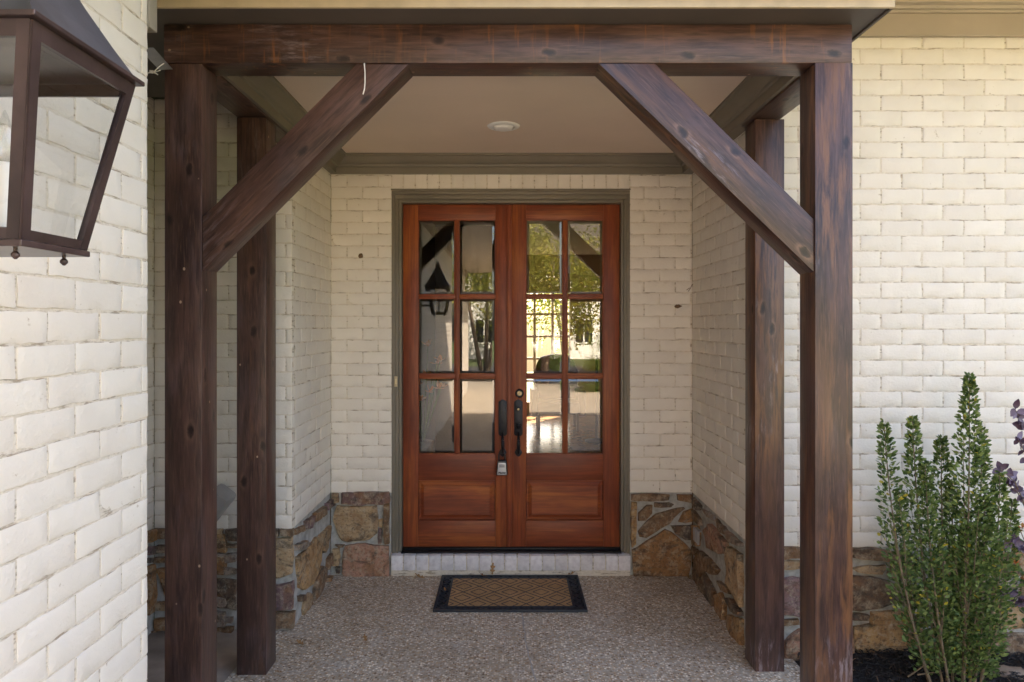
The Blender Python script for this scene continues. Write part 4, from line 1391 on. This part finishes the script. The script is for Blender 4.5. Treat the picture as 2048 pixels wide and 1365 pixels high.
# each face: two stiles, top and bottom rails, and a pane, all in the tilted face plane
for (nx_, ny_) in ((1, 0), (0, -1), (-1, 0), (0, 1)):
    tx, ty = (-ny_, nx_)
    def FP(s, t, off=0.0):
        h = hbm + (ht - hbm) * t
        return Vector((LXc + nx_ * (h + off) + tx * s * h, LYc + ny_ * (h + off) + ty * s * h, zb_ + (zt - zb_) * t))
    def slab(name, s0, s1, t0, t1, o0, o1, mat, sw=None):
        c = [FP(s0[0], t0, o0), FP(s1[0], t0, o0), FP(s1[1], t1, o0), FP(s0[1], t1, o0)]
        e = [FP(s0[0], t0, o1), FP(s1[0], t0, o1), FP(s1[1], t1, o1), FP(s0[1], t1, o1)]
        MB().add(c + e, [(0, 1, 2, 3), (7, 6, 5, 4), (0, 4, 5, 1), (1, 5, 6, 2), (2, 6, 7, 3), (3, 7, 4, 0)]).build(name, mat, ln_)
    kb, kt = 1 - 0.020 / hbm, 1 - 0.020 / ht
    slab('stile', (-1, -1), (-kb, -kt), 0, 1, -.003, .003, 'copper')
    slab('stile', (kb, kt), (1, 1), 0, 1, -.003, .003, 'copper')
    slab('rail', (-kb, -kb), (kb, kb), 0, .05, -.003, .0028, 'copper')
    slab('rail', (-kt, -kt), (kt, kt), .925, 1, -.003, .0028, 'copper')
    c = [FP(-kb, .05, -.004), FP(kb, .05, -.004), FP(kt, .95, -.004), FP(-kt, .95, -.004)]
    MB().add(c, [(0, 1, 2, 3)]).build('glass_pane', 'lglass', ln_)
for sx, sy in ((1, -1), (1, 1), (-1, -1), (-1, 1)):
    bar(LP(sx, sy, 0, .004), LP(sx, sy, 1, .004), .012, 'corner_post')
MB().box(LXc - ht - .014, LXc + ht + .014, LYc - ht - .014, LYc + ht + .014, zt + .001, zt + .010, .002).build('hood_rim', 'copper', ln_)
hh = ht + .004
zr = zt + .010
m = MB()
prof = [(hh, zr), (hh * .80, zr + .050), (hh * .58, zr + .110), (hh * .40, zr + .165), (hh * .30, zr + .20)]
vs_ = []
for h, z in prof:
    vs_ += [(LXc - h, LYc - h, z), (LXc + h, LYc - h, z), (LXc + h, LYc + h, z), (LXc - h, LYc + h, z)]
fs_ = [(r * 4 + q, r * 4 + (q + 1) % 4, r * 4 + 4 + (q + 1) % 4, r * 4 + 4 + q) for r in range(len(prof) - 1) for q in range(4)]
m.add(vs_, fs_ + [(16, 17, 18, 19)])
m.build('hood', 'copper_blue', ln_)
MB().lathe([(.045, 0), (.050, .012), (.030, .03), (.034, .06), (.016, .075), (.010, .10), (.002, .11)], (LXc, LYc, zr + .20)).build('hood_cap', 'copper', ln_, smooth=True)
MB().box(LXc - hbm - .006, LXc + hbm + .006, LYc - hbm - .006, LYc + hbm + .006, zb_ - .012, zb_ - .001, .002).build('base_plate', 'copper', ln_)
for sx, sy in ((1, -1), (1, 1), (-1, -1), (-1, 1)):
    MB().lathe([(.003, 0), (.003, -.005), (.0065, -.009), (.0065, -.013), (.002, -.018)], (LXc + sx * hbm * .72, LYc + sy * hbm * .72, zb_ - .012), seg=12).build('finial', 'copper', ln_, smooth=True)
MB().lathe([(.030, 0), (.030, .006), (.014, .012), (.012, .03)], (LXc, LYc, zb_), seg=16).build('lamp_socket', 'copper', ln_, smooth=True)
cd = MB().lathe([(.013, .03), (.013, .14), (.011, .142)], (LXc, LYc, zb_), seg=16).build('candle_sleeve', 'white', ln_, smooth=True)
MB().lathe([(.006, .142), (.013, .155), (.016, .172), (.013, .195), (.005, .222), (.001, .232)], (LXc, LYc, zb_), seg=16).build('flame_bulb', 'lglass', ln_, smooth=True)
bar((GX - .002, LYc, zb_ + .10), (LXc - hbm - .01, LYc, zb_ + .10), .026, 'wall_arm')
MB().box(GX - .001, GX + .012, LYc - .05, LYc + .05, zb_ - .02, zb_ + .26, .003).build('back_plate', 'copper', ln_)

# ------------------------------------------------------------------ plants in the bed
def leaf_quads(vs, fs, tones, c, d, n, L, W, tone):
    """a folded six-point leaf at c along d"""
    s = d.cross(n)
    if s.length < 1e-4: s = Vector((1, 0, 0))
    s.normalize(); n = s.cross(d).normalized()
    o = len(vs)
    vs += [c, c + d * L * .35 + s * W * .5 + n * W * .12, c + d * L * .75 + s * W * .40 + n * W * .10, c + d * L, c + d * L * .75 - s * W * .40 + n * W * .10, c + d * L * .35 - s * W * .5 + n * W * .12]
    fs += [(o, o + 1, o + 2, o + 3), (o, o + 3, o + 4, o + 5)]
    tones += [tone, tone]
rs = random.Random(21)
DS = 3.26
hs = thing('columnar_holly', 'tall upright green holly shrub with pointed spires in the mulch bed', 'shrub', (2.10, DS, 0.02))
vs_, fs_, tn_ = [], [], []
spires = [(1768, 848, 1862, .075, 1.0), (1825, 838, 1885, .085, 1.1), (1882, 876, 1900, .085, 1.0), (1939, 752, 1915, .11, 1.6), (1964, 862, 1930, .085, 1.1), (2000, 945, 1945, .075, .9),
          (2024, 1005, 1952, .065, .8), (1800, 985, 1872, .06, .6), (1850, 925, 1892, .07, .9), (1905, 965, 1910, .09, 1.0), (1970, 1000, 1935, .09, .9), (1930, 1050, 1915, .10, .9)]
def sub3(a, b_, c_, t):
    return a * (1 - t) ** 2 + b_ * 2 * t * (1 - t) + c_ * t * t
for i, (px, py, bx, rad, dens) in enumerate(spires):
    rad *= .84
    off = rs.uniform(-.09, .09)
    tip = at(px, py, DS + off)
    base = Vector((at(bx, 1365, DS).x, DS + off * .5, 0.0))
    mid = Vector((tip.x * .82 + base.x * .18, DS + off, (tip.z + base.z) * .42))
    pts = [sub3(base, mid, tip, t / 14) for t in range(15)]
    MB().tube(pts, [.006 * (1 - t / 15) + .0015 for t in range(15)], 6).build('stem', 'stem', hs, smooth=True)
    for sidx in range(4):      # thin side shoots that run up beside the stem
        t0 = rs.uniform(.05, .5)
        a0 = sub3(base, mid, tip, t0); ang = rs.uniform(0, 6.28)
        e = sub3(base, mid, tip, min(1, t0 + .38)) + Vector((math.cos(ang), math.sin(ang) * .8, 0)) * rad * .8
        MB().tube([a0, a0.lerp(e, .5) + Vector((math.cos(ang), math.sin(ang), 0)) * .012, e], [.0028, .002, .001], 5).build('shoot', 'stem', hs, smooth=True)
    H = tip.z
    nl = int(1050 * dens)
    for q in range(nl):
        t = rs.random() ** .75
        t = .10 + .90 * t
        zrel = 1 - t
        prof_ = min(1.0, (zrel / .45) ** .8) * (1.0 if zrel < .6 else max(.35, 1 - (zrel - .6) * 1.5))
        ang = rs.uniform(0, 6.283); c_seed = ang * .8
        rr = (rad * prof_ * (1 + .45 * noise.noise(Vector((c_seed, t * 9, i)))) + .008) * (rs.random() ** .5)
        c = sub3(base, mid, tip, t) + Vector((math.cos(ang) * rr, math.sin(ang) * rr, rs.uniform(-.01, .01)))
        if c.z < .05 and rs.random() < .6: continue
        d = Vector((math.cos(ang) + rs.uniform(-.6, .6), math.sin(ang) + rs.uniform(-.6, .6), rs.uniform(.2, 1.3))).normalized()
        tone = min(.87, max(0, rs.gauss(.48, .28)))
        if rs.random() < .022: tone = rs.uniform(.93, 1)
        leaf_quads(vs_, fs_, tn_, c, d, Vector((rs.uniform(-1, 1), rs.uniform(-1, 1), rs.uniform(.2, 1))), rs.uniform(.018, .029), rs.uniform(.010, .0155), tone)
m = MB(); m.v = vs_; m.f = fs_
fol = m.build('foliage', 'holly', hs, tones=tn_)
fol['kind'] = 'stuff'

def oval_leaf(name, L, W, mat):
    vs, fs = [], []
    prof_ = [(0, 0), (.15, .32), (.38, .5), (.65, .42), (.88, .2), (1, 0)]
    for t, w_ in prof_:
        vs += [(-w_ * W, t * L, .10 * W + .25 * L * t * (t - .6)), (0, t * L, .25 * L * t * (t - .6)), (w_ * W, t * L, .10 * W + .25 * L * t * (t - .6))]
    for i in range(len(prof_) - 1):
        a = i * 3
        fs += [(a, a + 1, a + 4, a + 3), (a + 1, a + 2, a + 5, a + 4)]
    me = bpy.data.meshes.new(name)
    me.from_pydata(vs, [], fs); me.materials.append(M[mat]); me.shade_smooth()
    return me
PL = [oval_leaf('leaf', .046, .029, 'purple'), oval_leaf('leaf', .036, .024, 'purple')]
GL = [oval_leaf('leaf', .050, .030, 'greenleaf'), oval_leaf('leaf', .038, .024, 'greenleaf')]
OL = [oval_leaf('petal', .018, .014, 'orange')]
def put_leaf(meshes, name, parent, loc, yaw, pitch, roll):
    o = bpy.data.objects.new(name, rs.choice(meshes))
    o.location = Vector(loc) - parent.location
    o.rotation_euler = (pitch, roll, yaw)
    s = rs.uniform(.8, 1.2); o.scale = (s, s, s)
    o.parent = parent
    col.objects.link(o)
DPp = 3.22
pp = thing('purple_leaf_shrub', 'purple leaved shrub reaching in at the right edge behind the holly', 'shrub', (2.55, DPp, .02))
b0 = Vector((2.60, DPp, .02))
for tips in ([(2062, 900), (2046, 850), (2030, 818)], [(2050, 1010), (2030, 965), (2000, 938)], [(2058, 1030), (2035, 985), (2012, 968)], [(2060, 1220), (2035, 1195), (2008, 1190)], [(2070, 960), (2050, 905), (2036, 880)], [(2064, 1120), (2040, 1090), (2020, 1085)]):
    q = [b0] + [at(x, y, DPp + rs.uniform(-.05, .05)) for x, y in tips]
    MB().tube(q, [.005, .0035, .0025, .0015], 6).build('branch', 'stem', pp, smooth=True)
    for sgi in range(1, len(q)):
        for t in ([.55, .75, .95] if sgi == 1 else [.2, .4, .6, .8, 1.0]):
            c = q[sgi - 1].lerp(q[sgi], t)
            if c.x < 2.25: pass
            dirv = (q[sgi] - q[sgi - 1]).normalized()
            for s in (-1, 1):
                yaw = math.atan2(-dirv.x, dirv.y) + s * rs.uniform(.5, 1.3) + rs.uniform(-.4, .4)
                put_leaf(PL, 'leaf', pp, c, rs.uniform(-.7, .7), 1.57 + rs.uniform(-.6, .6), rs.uniform(-2.6, 2.6))
lt = thing('orange_flowering_plant', 'low green plant with small orange flowers at the right edge', 'plant', (2.62, 3.30, .02))
b0 = Vector((2.62, 3.30, .02))
for x, y in ((2025, 1068), (2040, 1060), (2052, 1100), (2030, 1130), (2044, 1160), (2036, 1215), (2055, 1240), (2060, 1060)):
    e = at(x, y, 3.30 + rs.uniform(-.06, .06))
    q = [b0, b0.lerp(e, .5) + Vector((.03, 0, .06)), e]
    MB().tube(q, [.004, .003, .002], 6).build('stem', 'stem', lt, smooth=True)
    for t in (.45, .6, .75, .88, 1.0):
        c = sub3(q[0], q[1], q[2], t)
        for s in (-1, 1):
            put_leaf(GL, 'leaf', lt, c, rs.uniform(-.8, .8), 1.4 + rs.uniform(-.8, .6), rs.uniform(-2.6, 2.6))
    if y < 1220 and rs.random() < .8:
        for k_ in range(9):
            put_leaf(OL, 'petal', lt, e + Vector((rs.uniform(-.012, .012), rs.uniform(-.02, 0), rs.uniform(0, .016))), rs.uniform(0, 6.28), rs.uniform(0, 1.2), 0)

# mulch: countless dark shreds
mv, mf, mt = [], [], []
for i in range(9000):
    x = 1.48 + rs.random() ** .8 * 1.7; y = rs.uniform(2.3, 3.60)
    z = .02 + .03 * noise.noise(Vector((x * 2, y * 2, 0))) + .018 * min(1, (x - 1.474) * 3) + rs.uniform(0, .014)
    a = rs.uniform(0, 6.28); L = rs.uniform(.015, .055); w_ = rs.uniform(.003, .009); tl = rs.uniform(-.35, .35)
    d = Vector((math.cos(a), math.sin(a), tl)) * L / 2; s = Vector((-math.sin(a), math.cos(a), rs.uniform(-.5, .5))) * w_ / 2
    c = Vector((x, y, z)); o = len(mv)
    mv += [c - d - s, c + d - s * .5, c + d + s * .5, c - d + s, c + Vector((0, 0, .004))]
    mf += [(o, o + 1, o + 4), (o + 1, o + 2, o + 4), (o + 2, o + 3, o + 4), (o + 3, o, o + 4)]
    t = min(.85, abs(rs.gauss(.3, .25)))
    if rs.random() < .05: t = rs.uniform(.88, 1)
    mt += [t] * 4
m = MB(); m.v = mv; m.f = mf
mu = m.build('mulch', 'mulch', tones=mt)
tag(mu, 'dark shredded bark mulch covering the planting bed', 'mulch', kind='stuff')
blob('flat_rock', (2.43, 3.36, .045), .075, 'flat tan rock lying in the mulch at the lower right', 'rock', 'rock', 5, (1.2, .7, .28))
for i, (q, lab) in enumerate((([(1816, 1358), (1845, 1338), (1873, 1320)], 'thin dry twig slanting over the mulch left of the holly'), ([(1830, 1350), (1855, 1346), (1880, 1345)], 'thin dry twig lying flat below the slanting twig'))):
    pts = [Vector(((x - VX) / FPX * 3.3, 3.3 - .02 * i, EYE - (y - VY) / FPX * 3.3 + .01)) for x, y in q]
    tag(MB().tube(pts, [.004, .003, .002], 6).build('dry_twig', 'stem', smooth=True, origin=pts[0]), lab, 'twig')

# ------------------------------------------------------------------ the hall behind the glass
YI = 12.2
tag(MB().box(-1.6, 4.0, 4.995, YI, 0.02, 0.145).build('hall_floor', 'infloor'), kind='structure')
tag(MB().box(-1.6, 4.0, 4.995, YI, 2.95, 3.05).build('hall_ceiling', 'inwall'), kind='structure')
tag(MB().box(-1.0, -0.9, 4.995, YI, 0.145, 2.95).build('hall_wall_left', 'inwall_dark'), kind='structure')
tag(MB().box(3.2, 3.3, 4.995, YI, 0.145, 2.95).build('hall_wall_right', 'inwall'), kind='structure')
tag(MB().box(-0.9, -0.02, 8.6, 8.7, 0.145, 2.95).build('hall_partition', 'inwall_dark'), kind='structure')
wn_ = thing('hall_window', 'tall gridded window at the far end of the hall seen through the glass', 'window', (1.0, 12.2, 0.35))
wx0, wx1, wz0, wz1 = 0.15, 1.10, 0.35, 2.30
for k_ in range(4):
    x = wx0 + (wx1 - wx0) * k_ / 3
    MB().box(x - .022, x + .022, 12.21, 12.26, wz0, wz1).build('muntin', 'white', wn_)
for k_ in range(6):
    z = wz0 + (wz1 - wz0) * k_ / 5
    MB().box(wx0, wx1, 12.212, 12.258, z - .02, z + .02).build('muntin', 'white', wn_)
ac = thing('armchair', 'oxblood leather armchair in the hall behind the right door leaf', 'armchair', (0.70, 10.6, 0.145))
MB().box(.42, 1.08, 10.3, 10.95, .40, .58, .05).build('seat', 'leather', ac, smooth=True)
MB().prism([(.42, .55), (1.08, .55), (1.10, 1.00), (1.00, 1.22), (.75, 1.28), (.50, 1.22), (.40, 1.00)], 10.82, 10.98, 'y', .04).build('backrest', 'leather', ac, smooth=True)
for x in (.34, 1.04):
    MB().box(x, x + .12, 10.32, 10.92, .35, .76, .04).build('armrest', 'leather', ac, smooth=True)
for x in (.46, 1.04):
    for y in (10.36, 10.9):
        MB().box(x - .02, x + .02, y - .02, y + .02, .145, .42).build('leg', 'inwall_dark', ac)
tl_ = thing('table_lamp', 'lamp with tan shade standing beside the hall armchair', 'lamp', (1.2, 9.4, 0.145))
MB().lathe([(.16, 0), (.16, .02), (.02, .05), (.02, .95), (.015, 1.35)], (1.2, 9.4, .145)).build('stand', 'iron', tl_, smooth=True)
MB().lathe([(.20, 1.18), (.14, 1.46)], (1.2, 9.4, .145)).build('lamp_shade', 'shade', tl_, smooth=True)
fv = thing('flower_vase', 'tall vase of orange flowers in the dark hall behind the left door leaf', 'vase', (-0.70, 5.75, 0.145))
MB().lathe([(.07, 0), (.11, .15), (.13, .35), (.07, .55), (.09, .62)], (-.70, 5.75, .145)).build('vase', 'rock', fv, smooth=True)
for i in range(14):
    a = rs.uniform(0, 6.28)
    e = Vector((-.70 + .15 * math.cos(a), 5.75 + .12 * math.sin(a), 1.0 + rs.uniform(0, .55)))
    MB().tube([(-.70, 5.75, .76), e], .004, 5).build('stem', 'greenleaf', fv)
    for k_ in range(5):
        put_leaf([oval_leaf('petal', .06, .04, 'orange')] if k_ == 0 and i == 0 else [bpy.data.meshes['petal.001'] if 'petal.001' in bpy.data.meshes else OL[0]], 'petal', fv, e, rs.uniform(0, 6.28), rs.uniform(0, 1.2), 0)

# ------------------------------------------------------------------ garden that the door glass mirrors
def crown_tree(name, label, loc, h, r, n, mat, seed, cat='tree', trunk=True, ls=(.07, .13), sq=1.0, group=None):
    rr = random.Random(seed)
    t = thing(name, label, cat, loc, group)
    L0 = Vector(loc)
    cz = h - r * sq * .9
    if trunk:
        for k_ in range(3):
            a = k_ * 2.1 + seed
            e = Vector((math.cos(a) * r * .5, math.sin(a) * r * .5, cz + .3))
            MB().tube([L0 + Vector((math.cos(a) * .06, math.sin(a) * .06, -.1)), L0 + e * .5 + Vector((0, 0, .1)), L0 + e], [.09, .06, .02], 8).build('trunk', 'bark', t, smooth=True)
    clumps = []
    for k_ in range(26):
        v = Vector((rr.gauss(0, 1), rr.gauss(0, 1), rr.gauss(0, 1))).normalized() * rr.uniform(.35, .95)
        clumps.append((Vector((v.x * r, v.y * r, cz + v.z * r * sq)), rr.uniform(.28, .45) * r))
    vs, fs, tn = [], [], []
    for k_ in range(n):
        c, cr = rr.choice(clumps)
        p_ = L0 + c + Vector((rr.gauss(0, .5), rr.gauss(0, .5), rr.gauss(0, .42))) * cr
        if p_.z < L0.z + .02: continue
        d = Vector((rr.uniform(-1, 1), rr.uniform(-1, 1), rr.uniform(-.8, .6))).normalized()
        leaf_quads(vs, fs, tn, p_, d, Vector((rr.uniform(-1, 1), rr.uniform(-1, 1), 1)), rr.uniform(*ls), rr.uniform(*ls) * .55, min(1, max(0, rr.gauss(.5, .25))))
    m = MB(); m.v = vs; m.f = fs
    o = m.build('crown' if trunk else 'foliage', mat, t, tones=tn)
    o['kind'] = 'stuff'
    return t
crown_tree('crape_myrtle', 'yellow green tree mirrored in the upper right door panes', (1.1, -11.0, -.3), 5.6, 2.1, 9000, 'treeleaf', 3)
crown_tree('crape_myrtle', 'small multi stem tree mirrored at the right edge of the door glass', (3.4, -8.6, -.3), 4.8, 1.7, 7000, 'treeleaf', 5)
crown_tree('crape_myrtle', 'yellow green tree mirrored between the two door leaves', (-0.9, -15.5, -.3), 6.6, 2.3, 7000, 'treeleaf', 9)
crown_tree('crape_myrtle', 'wide tree far across the street mirrored in the glass', (5.5, -15.0, -.3), 7.5, 3.0, 7000, 'treeleaf', 12)
crown_tree('crape_myrtle', 'added tree in the back garden darkening the view beyond the hall window', (1.6, 17.0, -.3), 4.6, 1.9, 6000, 'treeleaf', 44)  # added to hide bright sky and lawn behind the window
for i, (x, y, r, lab) in enumerate(((2.4, -8.8, .62, 'rounded clipped hedge mirrored low in the far right panes'), (3.5, -9.6, .75, 'larger clipped hedge behind the rounded hedge in the mirror image'), (1.4, -14.4, .7, 'clipped hedge beneath the tree across the driveway'))):
    crown_tree('clipped_hedge', lab, (x, y, -.3), r * 1.75, r, 5000, 'hedge', 30 + i, 'hedge', False, (.04, .07), .8, 'clipped hedges in the front garden')
crown_tree('crape_myrtle', 'broad tree standing before the white house across the street', (1.8, -26.0, -.3), 7.0, 3.2, 8000, 'treeleaf', 51, ls=(.14, .24))
crown_tree('crape_myrtle', 'tall tree at the left before the white house across the street', (-4.5, -26.5, -.3), 8.0, 3.2, 8000, 'treeleaf', 52, ls=(.14, .24))
crown_tree('clipped_hedge', 'long hedge at the kerb across the driveway', (4.3, -14.2, -.3), 1.9, 1.3, 6000, 'hedge', 53, 'hedge', False, (.05, .08), .8, 'clipped hedges in the front garden')
nh = thing('neighbour_house', 'white sided house across the street mirrored in the door glass', 'house', (3, -31, -.3))
MB().box(-6, 9, -36, -31, -.3, 5.2).build('wall', 'siding', nh)
MB().prism([(-30.4, 5.1), (-36.6, 5.1), (-33.5, 8.2)], -6.6, 9.6, 'x').build('roof', 'shingle', nh)
for x in (-4.5, -1.5, 1.5, 4.5, 7.5):
    for z in (.6, 3.2):
        wd_ = MB().box(x - .55, x + .55, -31.0, -30.94, z, z + 1.5).build('window', 'white', nh)
        for s in (-1, 1):
            MB().box(x + s * .27 - .22 - nh.location.x, x + s * .27 + .22 - nh.location.x, -30.94 - nh.location.y, -30.92 - nh.location.y, z + .1 - nh.location.z, z + 1.4 - nh.location.z).build('pane', 'darkglass').parent = wd_
